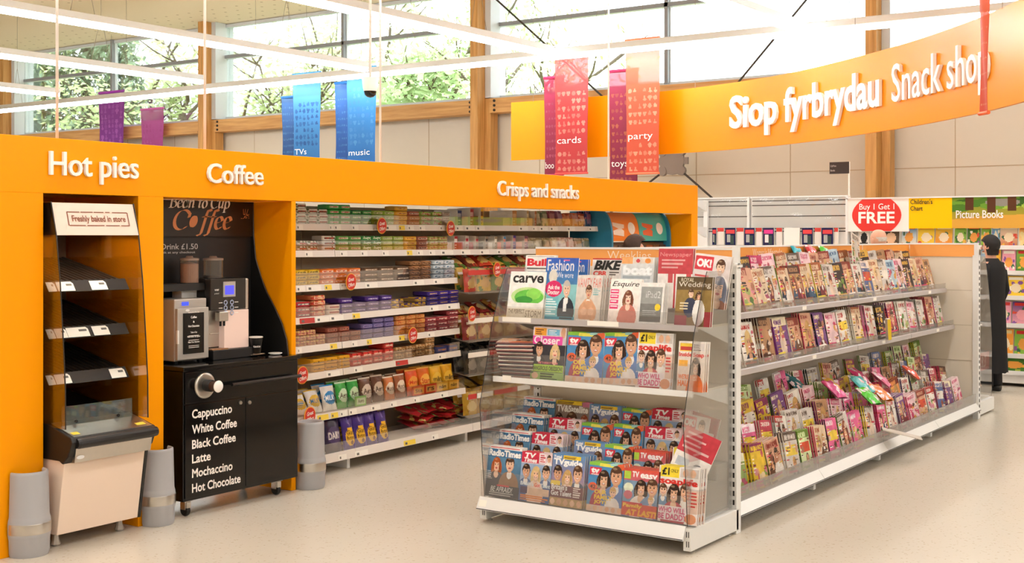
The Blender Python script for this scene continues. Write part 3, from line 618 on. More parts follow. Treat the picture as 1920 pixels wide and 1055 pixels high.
MB().box(KX0 - .05, KX1 - .012, 6.10, 6.118, z_on(443, 5.3, 6.1), 1.872).build('sign_board', BRD, bp)
def on_board(words, y=6.098):
    for word, p0, p1, pb, cap, bold, shear, m_ in words:
        xa, xb = x_on(p0, y), x_on(p1, y); z = z_on(pb, xa, y); mb = MB()
        letter_mesh(mb, word, xb - xa, cap * (xa * CA + y * SA) / FPX, .0, lambda u, v, q: (xa + u, y, z + v), bold, shear); mb.build('lettering', m_, bp)
COPPER = mat('copper_print', 'd98a55', .4, vary=.03)
for word, p0, p1, pb, cap, m_, nib in (('Bean to Cup', 317, 430, 388.5, 22, LETTER, (.10, .036)), ('C', 319, 352, 430, 37, COPPER, (.105, .032)), ('ffee', 373, 432, 429.5, 37, COPPER, (.10, .032))):
    xa, xb = x_on(p0, 6.098), x_on(p1, 6.098); z = z_on(pb, xa, 6.098); mb = MB(); pen_word(mb, word, xb - xa, cap * (xa * CA + 6.098 * SA) / FPX, lambda u, v, q: (xa + u, 6.098, z + v), nib=nib); mb.build('lettering', m_, bp)
on_board((('Any Hot Drink £1.50', 243, 371, 468, 10.5, .01, 0, mat('grey_print', 'b8b2ac', .5, vary=0)), ('Pay for your drink at any checkout', 250, 366, 476, 4.2, .01, 0, mat('grey_print', 'b8b2ac', .5, vary=0))), 6.115)
mb = MB(); bx, bz = x_on(363, 6.097), z_on(415, x_on(363, 6.097), 6.097)
for sgn in (0, 1):
    pts_ = []
    for k in range(17):
        a = math.pi * k / 16 + (math.pi if sgn else 0); pts_.append((.026 * math.cos(a) * .8, .047 * math.sin(a)))
    mid = [(.008 * math.sin(q * 6.28 - 3.14) + (.004 if sgn else -.004), -.0 + .0) for q in ()]
    rot_ = -.55 + math.pi / 2
    mb.quad([(bx + (u * math.cos(rot_ - 1.571) - (v + (.002 if not sgn else -.002)) * math.sin(rot_ - 1.571)), 6.097, bz + (u * math.sin(rot_ - 1.571) + (v + (.002 if not sgn else -.002)) * math.cos(rot_ - 1.571))) for u, v in [(y_ * .62, x_ * 2) for x_, y_ in pts_]])
mb.build('bean_logo', COPPER, bp)
mb = MB(); sx, sz = x_on(459, 6.097), z_on(401, 5.5, 6.097); rg = random.Random(2)
for k in range(26): u, v = rg.uniform(-.035, .035), rg.uniform(-.03, 0); mb.box(sx + u, sx + u + .006, 6.0965, 6.0985, sz + v, sz + v + .003)
for u in (-.012, 0.0, .014): mb.tube([(sx + u, 6.0965, sz), (sx + u * 1.6 + .006, 6.0965, sz + .035)], .0018, 4)
mb.build('steam_pattern', COPPER, bp)
fin = [(6.14, 1.872), (6.105, 1.872), (6.10, 1.66), (6.08, 1.50), (6.03, 1.38), (5.975, 1.28), (5.90, 1.18), (5.835, 1.08), (5.795, .98), (5.78, .885), (6.14, .885)]
fn = MB().prism(fin, 'x', KX1 - .012, KX1).build('side_fin', BLACKM, cc); MB().tube([(KX1 - .008, a - .002, b) for a, b in fin[1:10]], .005, 6).build('fin_edge', mat('fin_edge_brown', '3d2c22', .4, vary=0), fn)
zt = .885
# cold milk unit
mx0, mx1, my0, my1, mz = 4.955, 5.205, 5.89, 6.11, 1.27
mk = thing('milk_cooler', 'small silver cooler with black instruction door on the coffee cart', 'drinks cooler', ((mx0 + mx1) / 2, my0, zt))
MB().box(mx0, mx1, my0 + .004, my1, zt + .012, mz).build('body', ALU, mk, bevel=.006)
for x in (mx0 + .03, mx1 - .03): MB().lathe([(.014, zt), (.014, zt + .014)], 10, (x, my0 + .03, 0)).build('foot', BLACKM, mk)
dr = MB().box(mx0 + .004, mx1 - .004, my0 - .02, my0 + .004, zt + .02, mz - .055).build('door', ALU, mk, bevel=.004)
MB().box(mx0 + .045, mx1 - .045, my0 - .024, my0 - .018, zt + .055, mz - .085).build('door_panel', BLACK, dr)
MB().box(mx0 - .004, mx0 + .008, my0 - .03, my0 - .016, zt + .12, zt + .2).build('door_pull', WHITE, dr)
MB().box(mx0 + .055, mx0 + .105, my0 - .002, my0 + .002, mz - .04, mz - .018).build('display', emit('blue_display', (.04, .08, 1.0), .55), mk)
mb = MB(); mb.quad([(mx0 + .08 + .016 * math.cos(k * .5236), my0 - .0215, mz - .068 + .007 * math.sin(k * .5236)) for k in range(12)]); mb.build('badge', WHITE, dr)
mb = MB(); cxm = (mx0 + mx1) / 2
for word, z, w, cap in (('Instructions For Use', .295, .085, .009), ('Coffee', .263, .045, .013), ('&', .236, .011, .011), ('Hot Chocolate', .21, .085, .012), ('Take a Cup', .174, .05, .009), ('Place under the Spout', .148, .098, .009), ('Make Your Selection', .115, .088, .009)):
    letter_mesh(mb, word, w, cap, .0, lambda u, v, q: (cxm - w / 2 + u, my0 - .0245, zt + .035 + z - .03 + v), .02)
for z in (.161, .134, .1, .09): mb.box(cxm - .04, cxm + .04, my0 - .0246, my0 - .0243, zt + z, zt + z + .003)
mb.build('lettering', LETTER, dr)
# bean to cup machine
wx0, wx1, wy0, wy1, wz = 5.225, 5.545, 5.885, 6.10, 1.385
wm = thing('coffee_machine', 'black and white coffee machine with lit blue screen on the cart', 'coffee machine', ((wx0 + wx1) / 2, wy0, zt))
MB().box(wx0 + .0, wx1 + .05, wy0 - .03, wy1, zt, zt + .06).build('drip_base', BLACKM, wm, bevel=.004)
MB().box(wx0, wx1, wy0 + .05, wy1, zt + .06, wz).build('body', BLACKM, wm)
up = MB().box(wx0, wx1 - .028, wy0 - .005, wy0 + .06, zt + .305, wz).build('control_head', mat('charcoal_gloss', '2b2623', .15, vary=0), wm, bevel=.006)
MB().box(wx1 - .028, wx1, wy0, wy0 + .06, zt + .30, wz - .004).build('chrome_cheek', STEEL, wm, bevel=.008)
MB().box(wx0 + .10, wx0 + .2, wy0 - .008, wy0 - .004, wz - .115, wz - .02).build('screen_bezel', ALU, up)
MB().box(wx0 + .115, wx0 + .185, wy0 - .011, wy0 - .006, wz - .10, wz - .045).build('screen', emit('screen_blue', (.07, .07, 1.0), .6), up)
for j in range(3):
    for i in range(2): MB().lathe([(.009, wy0 - .0065), (.013, wy0 - .0095), (.016, wy0 - .0065)], 14, (wx0 + .12 + i * .052, 0, wz - .15 - j * .033), axis='y').build('button', mat('button_ring', 'aeb6d2', .3, .3, vary=0), up)
mb = MB()
for j in range(3):
    for x in (wx0 + .065, wx0 + .195): mb.box(x, x + .03, wy0 - .0066, wy0 - .0056, wz - .152 - j * .033, wz - .148 - j * .033)
mb.build('button_print', LETTER, up)
mb = MB(); letter_mesh(mb, 'WMF', .036, .011, 0, lambda u, v, q: (wx0 + .03 + u, wy0 - .0066, wz - .075 + v), .02)
letter_mesh(mb, 'presto!', .036, .008, 0, lambda u, v, q: (wx0 + .03 + u, wy0 - .0066, wz - .095 + v), .0); mb.build('lettering', LETTER, up)
MB().box(wx0 + .115, wx1, wy0, wy0 + .055, zt + .06, zt + .30).build('lit_front', emit('lit_panel', (1.0, .72, .6), .10), wm, bevel=.004)
MB().box(wx0, wx0 + .115, wy0 + .048, wy0 + .052, zt + .075, zt + .30).build('splash_back', STEEL, wm)
MB().box(wx0, wx0 + .13, wy0 - .02, wy0 + .05, zt + .06, zt + .068).build('drip_tray', mat('copper_tray', 'b58a66', .3, .8, vary=.1), wm)
sp = MB().box(wx0 + .065, wx0 + .14, wy0 - .012, wy0 + .03, zt + .235, zt + .295); sp.build('spout', STEEL, wm, bevel=.005)
for u in (.088, .118): MB().tube([(wx0 + u, wy0 + .005, zt + .24), (wx0 + u, wy0 + .005, zt + .205)], .007, 8).build('nozzle', BLACKM, wm)
MB().tube([(wx0 + .015, wy0 + .02, zt + .16), (wx0 + .09, wy0 + .02, zt + .16)], .003, 6).build('cup_rail', STEEL, wm)
for px0, px1, fill, nm in ((339, 371, 'c8987c', .86), (383, 416, '4a3a30', .15)):
    Yh = 6.0; xa, xb = x_on(px0, Yh), x_on(px1, Yh); xc = (xa + xb) / 2; r = (xb - xa) / 2 * .86; z0, z1 = z_on(530, xc, Yh), z_on(484, xc, Yh)
    if nm > .5:
        hp = thing('powder_hopper', 'clear hopper of pale chocolate powder on the black shelf behind the milk cooler', 'hopper', (xc, Yh, z0))
    else:
        hp = thing('bean_hopper', 'clear hopper nearly empty of beans on top of the coffee machine', 'hopper', (xc, Yh, z0)); z0 = wz
    MB().lathe([(r, z0), (r, z1)], 24, (xc, Yh, 0)).build('jar', clear('hopper_plastic', (.78, .74, .7), .07, .04, .12, (.5, .45, .4)), hp, smooth=True)
    MB().lathe([(r * .94, z0 + .002), (r * .94, z0 + (z1 - z0) * nm * .9), (0, z0 + (z1 - z0) * nm)], 24, (xc, Yh, 0)).build('contents', mat('fill_' + fill, fill, .9, vary=.15, scale=40), hp)
    MB().lathe([(r * 1.02, z1 - .012), (r * 1.02, z1), (r * .4, z1 + .004), (r * .35, z1 + .014), (0, z1 + .014)], 24, (xc, Yh, 0)).build('lid', mat('lid_brown', '8a7465', .3, vary=0), hp, smooth=True)
sh = thing('wall_shelf', 'black shelf on the cart back board carrying the powder hopper', 'shelf', (5.0, 6.05, 1.33))
zs = z_on(530, x_on(355, 6.0), 6.0); MB().box(4.84, 5.222, 5.93, 6.098, zs - .045, zs - .001).build('shelf_board', BLACKM, sh)
wb = MB().box(5.10, 5.222, 6.0, 6.09, zt, 1.335); tag(wb.build('water_tank', WHITE, bevel=.005), 'pale box between the silver cooler and the coffee machine', 'box')
xq = x_on(480, 5.86); yq = 5.86
cu_ = thing('coffee_cup', 'black cup with white rim standing on a napkin on the cart top', 'cup', (xq, yq, zt + .012))
MB().lathe([(0, zt + .012), (.028, zt + .012), (.042, zt + .118)], 24, (xq, yq, 0)).build('wall', BLACKM, cu_, smooth=True)
MB().lathe([(.042, zt + .116), (.045, zt + .12), (.042, zt + .124), (.038, zt + .12)], 24, (xq, yq, 0)).build('rim', LETTER, cu_, smooth=True)
mb = MB()
def cupw(u, v, q): a = -2.2 + (u - .022) / .037; r = .0305 + (v + .045) * .132 + .0015; return (xq + r * math.cos(a), yq + r * math.sin(a), zt + .012 + .045 + v)
letter_mesh(mb, 'taste', .046, .014, 0, cupw, .02); mb.build('lettering', LETTER, cu_)
nk = MB(); rg = random.Random(4)
for k in range(5): a = rg.uniform(0, 3); nk.raw([(xq + .065 * math.cos(a + q * 1.571 + rg.uniform(-.2, .2)), yq + .05 * math.sin(a + q * 1.571), zt + .002 + k * .002 + rg.uniform(0, .009)) for q in range(4)], [(0, 1, 2, 3)])
tag(nk.build('paper_napkin', mat('napkin', 'd9b99c', .8, vary=.1)), 'crumpled pile of beige paper napkins under the black cup', 'napkin')
xs = x_on(516, 5.82); tag(MB().lathe([(0, zt + .001), (.03, zt + .001), (.045, zt + .01), (.043, zt + .013), (.028, zt + .005), (0, zt + .005)], 24, (xs, 5.82, 0)).build('cup_lid', LETTER, smooth=True), 'white cup lid lying on the cart top beside the napkins', 'lid')

# ------------------------------------------------------------------ grey post protectors
def bumper(x, y, R, label, a0=math.pi * .98, a1=math.pi * 2.02):
    t = thing('post_protector', label, 'bumper', (x, y, 0)); prof = [(R * .93, 0), (R * .99, .02), (R, .09), (R * 1.03, .10), (R * 1.05, .115), (R * 1.05, .175), (R * 1.03, .19), (R * 1.0, .20), (R * .98, .21), (R * .93, .42), (R * .92, .432), (R * .85, .436), (R * .79, .428), (R * .80, .2), (R * .82, 0)]
    MB().lathe(prof, 30, (x, y, 0), a0=a0, a1=a1).build('shell', GREYP, t, smooth=True)
    b = MB().lathe([(R * 1.055, .118), (R * 1.065, .122), (R * 1.065, .168), (R * 1.055, .172)], 30, (x, y, 0), a0=a0 + .1, a1=a1 - .1).build('steel_band', STEEL, t, smooth=True)
    MB().lathe([(0, 0), (.006, .0), (.006, .003), (0, .004)], 8, (0, 0, 0)).build('screw', BLACKM, b, loc=(R * 1.066 * math.cos(a0 + .42), R * 1.066 * math.sin(a0 + .42), .145), rot=(math.pi / 2, 0, a0 + .42 + math.pi / 2))
bumper(3.87, 5.742, .108, 'grey plastic post protector at the foot of the post before the hot pies')
bumper(4.70, 5.742, .10, 'grey plastic post protector between the pie cabinet and the coffee cart')
bumper(5.948, 5.742, .10, 'grey plastic post protector between the coffee cart and the snack shelves', 0, 2 * math.pi)
# ------------------------------------------------------------------ magazine stand: end unit facing the camera
EX, EY0, EY1, GH = 6.39, 2.90, 4.25, 1.58
BASEZ = .145
SLOT = mat('slot_dark', '2a241f', .6, vary=0)
HEAD = mat('header_orange', 'f4a654', .5, vary=.01)
HINK = mat('header_ink', 'fbe0c0', .5, vary=0)
def slots(mb, f, z0, z1, step=.05, h=.028):
    z = z0
    while z < z1: f(mb, z, z + h); z += step
def acrylic(root, y, prof, th=.004, flip=None):
    g = MB().prism(prof, 'y', y - th / 2, y + th / 2).build('acrylic_side', PLEX, root)
    MB().tube([(a, y, b) for a, b in prof[:-2]], .0022, 5).build('acrylic_edge', EDGE, g)
ec = thing('magazine_end_unit', 'cream magazine end stand with clear sides facing the open floor', 'magazine stand', (6.1, 3.575, 0))
MB().box(EX - .02, EX + .02, EY0 + .05, EY1 - .05, .05, 1.47).build('back_panel', CREAM, ec)
for y in (EY0, EY1 - .05):
    up = MB().box(EX - .03, EX + .03, y, y + .05, .0, 1.50).build('upright', WHITE, ec, bevel=.003)
    s = MB(); slots(s, lambda m, a, b: m.box(EX - .0325, EX - .029, y + .012, y + .022, a, b), .16, 1.44); s.build('slot_groove', SLOT, up)
    MB().box(EX - .033, EX + .045, y - .003, y + .053, 1.475, 1.49).build('upright_cap', WHITE, up)
MB().box(EX - .006, EX + .006, EY0 + .03, EY1, 1.46, 1.572).build('header', HEAD, ec); MB().box(EX - .01, EX + .01, EY0 + .03, EY1, 1.571, 1.582).build('header_edge', WHITE, ec)
MB().box(EX - .012, EX + .02, EY0 + .0, EY0 + .035, 1.47, 1.588).build('header_post', WHITE, ec)
mb = MB(); ya = y_on(1140, EX); yb = y_on(1222, EX); letter_mesh(mb, 'Weeklies', ya - yb, .048, 0, lambda u, v, q: (EX - .0075, ya - u, 1.513 + v), -.004); mb.build('lettering', HINK, ec)
for y in (EY0, EY1 - .045):
    b = MB().box(5.80, EX, y, y + .045, .018, .135).build('base_bracket', WHITE, ec, bevel=.004)
    s = MB(); [s.box(5.798, 5.801, y + .01 + q * .012, y + .014 + q * .012, z, z + .03) for q in (0, 1) for z in (.04, .09)]; s.build('slot_groove', SLOT, b)
    for x in (5.87, 6.3): MB().lathe([(.016, 0), (.016, .006), (.007, .01), (.007, .02)], 8, (x, y + .022, 0)).build('levelling_foot', ALU, b)
MB().box(5.80, EX, EY0 + .045, EY1 - .045, .12, BASEZ - .004).build('base_shelf', WHITE, ec)
MB().prism([(5.762, .078), (5.775, .074), (5.81, .142), (5.80, .147)], 'y', EY0 + .03, EY1).build('ticket_edge', WHITE, ec)
MB().prism([(5.7625, .080), (5.7655, .0785), (5.7645, .0845), (5.7635, .0845)], 'y', EY0 + .03, EY1).build('ticket_edge_groove', SLOT, ec)  # dark line along the lower lip of the ticket edge
MB().box(5.80, 5.804, EY0 + .04, EY1 - .01, BASEZ, .30).build('front_riser', PLEXG, ec)
SH = ((1.165, 5.955, .075, LIP), (.825, 5.90, .15, WHITE))
for z, xf, hr, m_ in SH:
    s = MB().box(xf, EX - .02, EY0 + .055, EY1 - .05, z - .012, z).build('shelf', CREAM, ec)
    MB().box(xf - .012, xf, EY0 + .035, EY1 - .03, z - .022, z + .010).build('ticket_edge', m_, s)
    MB().box(xf - .004, xf, EY0 + .035, EY1 - .03, z + .01, z + hr).build('front_riser', PLEXG, s)
    for y in (EY0 + .052, EY1 - .058): MB().prism([(EX - .03, z - .012), (xf + .06, z - .012), (EX - .03, z - .11)], 'y', y, y + .004).build('shelf_bracket', WHITE, s)
prof = [(5.81, .147), (5.765, .68), (5.83, .91), (5.88, 1.12), (5.97, 1.34), (6.04, 1.46), (EX - .035, 1.46), (EX - .035, .147)]
acrylic(ec, EY0 + .025, prof); acrylic(ec, EY1 - .025, prof)
for pz, (a, b), xx in ((1.150, (.02, .22), 5.942), (1.150, (.60, .80), 5.942), (.815, (.06, .12), 5.887)):
    MB().box(xx - .0015, xx + .0, EY1 - .04 - b, EY1 - .04 - a, pz, pz + .028).build('price_ticket', TK, ec)
MB().quad([(5.770, EY1 - .01, .092), (5.770, EY1 - .06, .092), (5.7885, EY1 - .06, .13), (5.7885, EY1 - .01, .13)]).build('price_ticket', TK, ec)

# ------------------------------------------------------------------ long double-sided magazine run
GX0, GX1, SPY = 6.425, 11.575, 3.575
gd = thing('magazine_shelving', 'long cream magazine shelving run with an orange header strip behind the end stand', 'magazine shelving', (9.0, SPY, 0))
MB().box(GX0, GX1, SPY - .02, SPY + .02, .05, 1.47).build('back_panel', CREAM, gd)
MB().box(GX0, GX1, SPY - .03, SPY - .02, 1.465, 1.572).build('header', mat('header_orange_deep', 'ee9a3c', .5, vary=.01), gd); MB().box(GX0, GX1, SPY - .034, SPY + .03, 1.571, 1.582).build('header_edge', WHITE, gd)
for word, p0, p1 in (("Women's", 1411, 1437), ('lifestyle', 1440, 1466)):
    xa, xb = x_on(p0, SPY - .03), x_on(p1, SPY - .03); letter_mesh(mb := MB(), word, xb - xa, .052, 0, lambda u, v, q: (xa + u, SPY - .0315, 1.508 + v), -.004); mb.build('lettering', HINK, gd)
bays = [GX0 + k * (GX1 - GX0) / 4 for k in range(5)]
for x in bays[1:4]:
    MB().box(x - .004, x + .004, SPY - .032, SPY - .03, 1.465, 1.572).build('header_joint', WHITE, gd)
for k in range(4):
    a, b = bays[k] + .004, bays[k + 1] - .004
    for z, yf, hr in ((1.165, 3.215, .055), (.835, 3.145, .055)):
        s = MB().box(a, b, yf, SPY - .02, z - .012, z).build('shelf', CREAM, gd)
        MB().prism([(yf - .012, z - .028), (yf, z - .028), (yf, z + .012), (yf - .012, z + .006)], 'x', a, b).build('ticket_edge', LIP, s)
        MB().box(a, b, yf - .003, yf, z + .012, z + hr).build('front_riser', PLEXG, s)
        mb = MB(); mb.box(a + .2 + .17 * k, a + .27 + .17 * k, yf - .0155, yf - .0115, z - .02, z + .004); mb.build('price_ticket', TK, s)
    MB().box(a, b, 2.95, SPY - .02, .12, BASEZ - .004).build('base_shelf', WHITE, gd)
    MB().prism([(2.90, .085), (2.915, .08), (2.955, .142), (2.945, .147)], 'x', a, b).build('base_edge', WHITE, gd)
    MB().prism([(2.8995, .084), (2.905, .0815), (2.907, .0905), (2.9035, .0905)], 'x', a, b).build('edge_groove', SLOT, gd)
    MB().box(a, b, 2.948, 2.952, BASEZ, .23).build('base_riser', clear('grey_base_acrylic', (.86, .85, .845), .05, .06, .14, (.66, .63, .62)), gd)
for x in bays[1:4]: MB().box(x - .02, x + .02, 2.97, SPY, .012, .12).build('foot', WHITE, gd, bevel=.003)

# ------------------------------------------------------------------ far end unit of the run, seen from behind
fe = thing('far_end_unit', 'cream panelled end unit with a clear side closing the far end of the magazine run', 'magazine stand', (11.9, 3.575, 0))
MB().box(11.60, 11.62, 2.98, 4.25, .05, 1.47).build('back_panel', CREAM, fe)
mb = MB(); [mb.box(11.598, 11.601, 2.99, SPY, z, z + .004) for z in (.52, .84, 1.155)]; mb.build('panel_joint', mat('joint_tan', 'b8a78f', .6, vary=0), fe)
MB().box(11.59, 11.60, 2.95, SPY - .03, 1.462, 1.572).build('header', HEAD, fe); MB().box(11.585, 11.605, 2.95, SPY - .03, 1.571, 1.585).build('header_edge', WHITE, fe)
MB().box(11.58, 11.61, 2.93, 2.965, 1.46, 1.588).build('header_post', WHITE, fe)
up = MB().box(11.585, 11.66, 2.93, 2.98, 0, 1.475).build('upright', WHITE, fe, bevel=.003)
s = MB(); slots(s, lambda m, a, b: m.box(11.615, 11.632, 2.927, 2.931, a, b), .05, 1.44); s.build('slot_groove', SLOT, up)
MB().box(11.66, 12.24, 2.95, 2.995, .018, .135).build('base_bracket', WHITE, fe, bevel=.004); MB().box(11.66, 12.24, 4.2, 4.245, .018, .135).build('base_bracket', WHITE, fe)
MB().box(11.66, 12.24, 2.995, 4.2, .12, BASEZ).build('base_shelf', WHITE, fe)
for z in (.825, 1.165): MB().box(11.66, 12.08, 3.02, 4.2, z - .012, z).build('shelf', CREAM, fe)
pf = [(12.24, .14), (12.25, .68), (12.2, .91), (12.15, 1.12), (12.06, 1.34), (12.0, 1.46), (11.665, 1.46), (11.665, .14)]
acrylic(fe, 2.975, pf)
cd_ = MB().box(11.70, 12.22, 2.99, 2.994, .40, .565, m=0); letter_mesh(cd_, '8.3', .17, .10, 0, lambda u, v, q: (11.92 + u, 2.9885, .43 + v), .01, .2, m=1)
tag(cd_.build('red_card', [mat('card_red', 'b5332c', .4, vary=.02), LETTER]), 'red card with white figures inside the clear side of the far end unit', 'card')

# ------------------------------------------------------------------ children's book shelving along the far wall
BX = 14.3
def far_unit(y0, y1, label):
    t = thing('book_shelving', label, 'bookshelf', (BX + .25, (y0 + y1) / 2, 0))
    MB().box(BX + .42, BX + .45, y0, y1, 0, 2.09).build('back_panel', CREAM, t)
    for z, d in ((1.534, .30), (1.256, .34), (.983, .36), (.68, .38), (.351, .40), (.165, .44)):
        s = MB().box(BX + .42 - d, BX + .42, y0, y1, z - .02, z).build('shelf', WHITE, t)
        MB().box(BX + .405 - d, BX + .42 - d, y0, y1, z - .035, z + .012).build('ticket_edge', WHITE, s)
    MB().box(BX + .0, BX + .42, y0, y1, .04, .145).build('plinth', WHITE, t)
    for y in (y0, y1 - .03): MB().box(BX + .39, BX + .425, y, y + .03, 0, 2.09).build('upright', WHITE, t)
    return t
far_unit(1.2, 2.9, 'white bookshelf bay at the far wall under the picture books header'); far_unit(2.93, 4.12, "white bookshelf bay at the far wall under the yellow children's chart header"); far_unit(4.15, 5.12, 'white bookshelf bay at the far wall under the red free offer header')
def header(py0, py1, z0, z1, name, label, cat, img, words, disc=False):
    t = thing(name, label, cat, (BX + .12, (py0 + py1) / 2, z0)); w = py0 - py1
    nz, ny = img.shape[:2]; P = np.zeros((nz + 1, ny + 1, 3))
    for j in range(nz + 1):
        for i in range(ny + 1): P[j, i] = (BX + .10, py0 - w * i / ny, z0 + (z1 - z0) * j / nz)
    mb = MB().grid(P, img[::-1]); mb.box(BX + .101, BX + .115, py1, py0, z0, z1, 'efe6da'); mb.build('board', PM, t)
    if disc:
        cxd, hw, hz = py0 - w * .49, w * .395, (z1 - z0) / 2 - .006; MB().prism([(cxd - s * hw * (1 - .42 * (q / 6) ** 2), (z0 + z1) / 2 + s2 * hz * q / 6) for s, s2, qs in ((1, 1, range(-6, 7)), (-1, -1, range(-6, 7))) for q in qs], 'x', BX + .096, BX + .0995).build('red_disc', mat('disc_red', 'dc2a1e', .4, vary=0), t)
    for word, u, v, wd, cap, bold, m_ in words:
        l = MB(); letter_mesh(l, word, wd, cap, .002, lambda a, b, q: (BX + .0955 - q, py0 - u - a, z1 - v + b), bold); l.build('lettering', m_, t)
    MB().box(BX + .09, BX + .12, py1, py0, z1 - .002, z1 + .014).build('top_edge', WHITE, t)
INK = mat('dark_ink', '1c1815', .6, vary=0)
xb_ = BX + .1
yA, yB, yC = y_on(1587, xb_), y_on(1704, xb_), y_on(1785, xb_)
im = canvas(4, 4, 'efe8e0')
wA = yA - yB
header(yA, yB, 1.70, 2.085, 'offer_header', 'white header board with red disc offering buy one get one free', 'header board', im, (('Buy 1 Get 1', .215 * wA, .125, .56 * wA, .066, .006, LETTER), ('FREE', .20 * wA, .285, .58 * wA, .128, .022, LETTER)), True)
header(yB, yC, 1.735, 2.085, 'chart_header', "plain yellow header board for the children's chart", 'header board', canvas(8, 8, 'f6c400'), (("Children's", .02, .07, .25, .052, .004, INK), ('Chart', .02, .145, .14, .052, .004, INK)))
im = canvas(150, 62, '5f8c2c', 'c9a23c'); rg = random.Random(6)
for k in range(60): ell(im, rg.uniform(0, 1), rg.uniform(0, .45), .05, .12, rg.choice(['4d7a2a', '86ad35', '6b9a34', '3c6426', 'a2c04a']))
ell(im, .3, .85, .34, .28, 'd9a544'); ell(im, .8, .62, .3, .22, '9fb93a'); ell(im, .2, .18, .07, .12, '8e8a80'); ell(im, .74, .62, .09, .08, '8f8c86')
for x, w, y1 in ((.05, .035, .42), (.14, .03, .5), (.22, .03, .45), (.30, .025, .4), (.41, .05, .92), (.62, .02, .4), (.9, .03, .55)): rect(im, x, 0, x + w, y1, rg.choice(['6a4228', '5a3824', '7b5030']))
header(yC, 1.2, 1.735, 2.085, 'picture_header', 'printed woodland header board lettered for picture books', 'header board', im, (('Picture Books', .045, .235, .51, .085, .012, LETTER),))

# ------------------------------------------------------------------ slatted phone card units
def slat(y0, y1, lab):
    t = thing('slatwall_unit', lab, 'slatwall display', (BX + .2, (y0 + y1) / 2, 0))
    MB().box(BX + .12, BX + .2, y0, y1, .1, 2.12).build('slat_panel', WHITE, t)
    MB().box(BX - .25, BX + .2, y0, y1, .02, .14).build('base_shelf', WHITE, t)
    g = MB()
    for z in (2.075, 2.02, 1.885, 1.735, 1.70): g.box(BX + .117, BX + .121, y0 + .015, y1 - .015, z, z + .012)
    g.build('slat_groove', SLOT, t); MB().box(BX + .09, BX + .2, y0 - .012, y0 + .012, .1, 2.12).build('slot_post', WHITE, t); MB().box(BX + .10, BX + .22, y0, y1, 2.118, 2.135).build('top_edge', WHITE, t)
    P = np.zeros((9, 25, 3)); rg = random.Random(lab)
    for j in range(9):
        for i in range(25): P[j, i] = (BX + .10 + rg.uniform(-.006, .006), y1 - .02 - (y1 - y0 - .04) * i / 24, 1.72 + .39 * j / 8)
    MB().grid(P).build('film_wrap', clear('cling_film', (.97, .97, .96), .12, .08, .04), t, smooth=True)
slat(5.15, y_on(1401, BX), 'wide white slatwall unit wrapped in clear film beside the free offer header'); slat(y_on(1401, BX) + .03, 7.15, 'narrow white slatwall unit next to the end of the orange surround')
sb = thing('shelf_bracket_unit', 'white shelf ends jutting beside the orange surround at the far wall', 'shelf bracket', (BX - .1, 7.0, 1.5))
for z, hh in ((1.95, .14), (1.62, .14)): MB().prism([(BX + .1, z), (BX - .3, z + .10), (BX - .3, z + hh), (BX + .1, z + hh)], 'y', 6.96, 6.99).build('shelf_end', WHITE, sb)
MB().box(BX + .06, BX + .1, 6.95, 7.0, 0, 2.1).build('upright', WHITE, sb)
# black aisle marker on its pole
mxp = BX + .15; yp = 5.14; am = thing('aisle_marker', 'small black aisle sign on a thin white pole above the slatwall', 'sign', (mxp, yp, 0))
MB().tube([(mxp, yp, 2.12), (mxp, yp, z_on(303, mxp, yp))], .011, 8).build('pole', POLE, am)
ye = y_on(1556, mxp); z0, z1 = z_on(325, mxp, yp), z_on(303, mxp, yp)
bd = MB().box(mxp - .012, mxp + .012, yp - .005, ye, z0, z1).build('board', mat('sign_brown_black', '2c1d15', .4, vary=0), am)
mb = MB(); letter_mesh(mb, 'Llyfrau', .07, .022, 0, lambda u, v, q: (mxp - .0135, ye - .012 - u, z0 + .085 + v), .01); letter_mesh(mb, 'Books', .055, .022, 0, lambda u, v, q: (mxp - .0135, ye - .012 - u, z0 + .03 + v), .01); mb.build('lettering', mat('dim_white', 'b8aea6', .5, vary=0), bd)
# ------------------------------------------------------------------ snack shelving
SBX = [5.85, 6.616, 8.01, 9.40, 10.30]
#      lower edge of the front at the first and last post, front plane, name, which bays
ROWS = {1: (1.688, 1.694, 6.15, 'top', (0, 1, 2, 3)), 2: (1.503, 1.485, 6.15, 'second', (0, 1, 2, 3)), 3: (1.262, 1.268, 6.10, 'third', (0, 1)),
        4: (1.037, 1.064, 6.08, 'fourth', (0, 1)), 5: (.838, .861, 6.08, 'fifth', (0, 1)), 6: (.642, .682, 6.07, 'sixth', (0, 1)), 7: (.362, .384, 6.02, 'seventh', (0, 1)), 8: (.078, .085, 5.95, 'bottom', (0, 1, 2, 3))}
def row_z(r, x):
    z0, z1 = ROWS[r][:2]; return z0 + (z1 - z0) * max(0, min(1.0, (x - 5.85) / 2.16)) if r not in (1, 2) else z0 + (z1 - z0) * (x - 5.85) / 4.45
RAIL = mat('shelf_rail', 'e9e0d6', .35, vary=.01); RIS = clear('shelf_riser', (.985, .985, .98), .012, .03, .0)
SBACK = mat('shelf_back', 'b7a68e', .55, vary=.02)
names = ('first snack shelving bay beside the coffee cart', 'second snack shelving bay from the coffee cart', 'crisps shelving bay behind the magazine end stand', 'last snack shelving bay before the pick and mix')
SHELF = {}
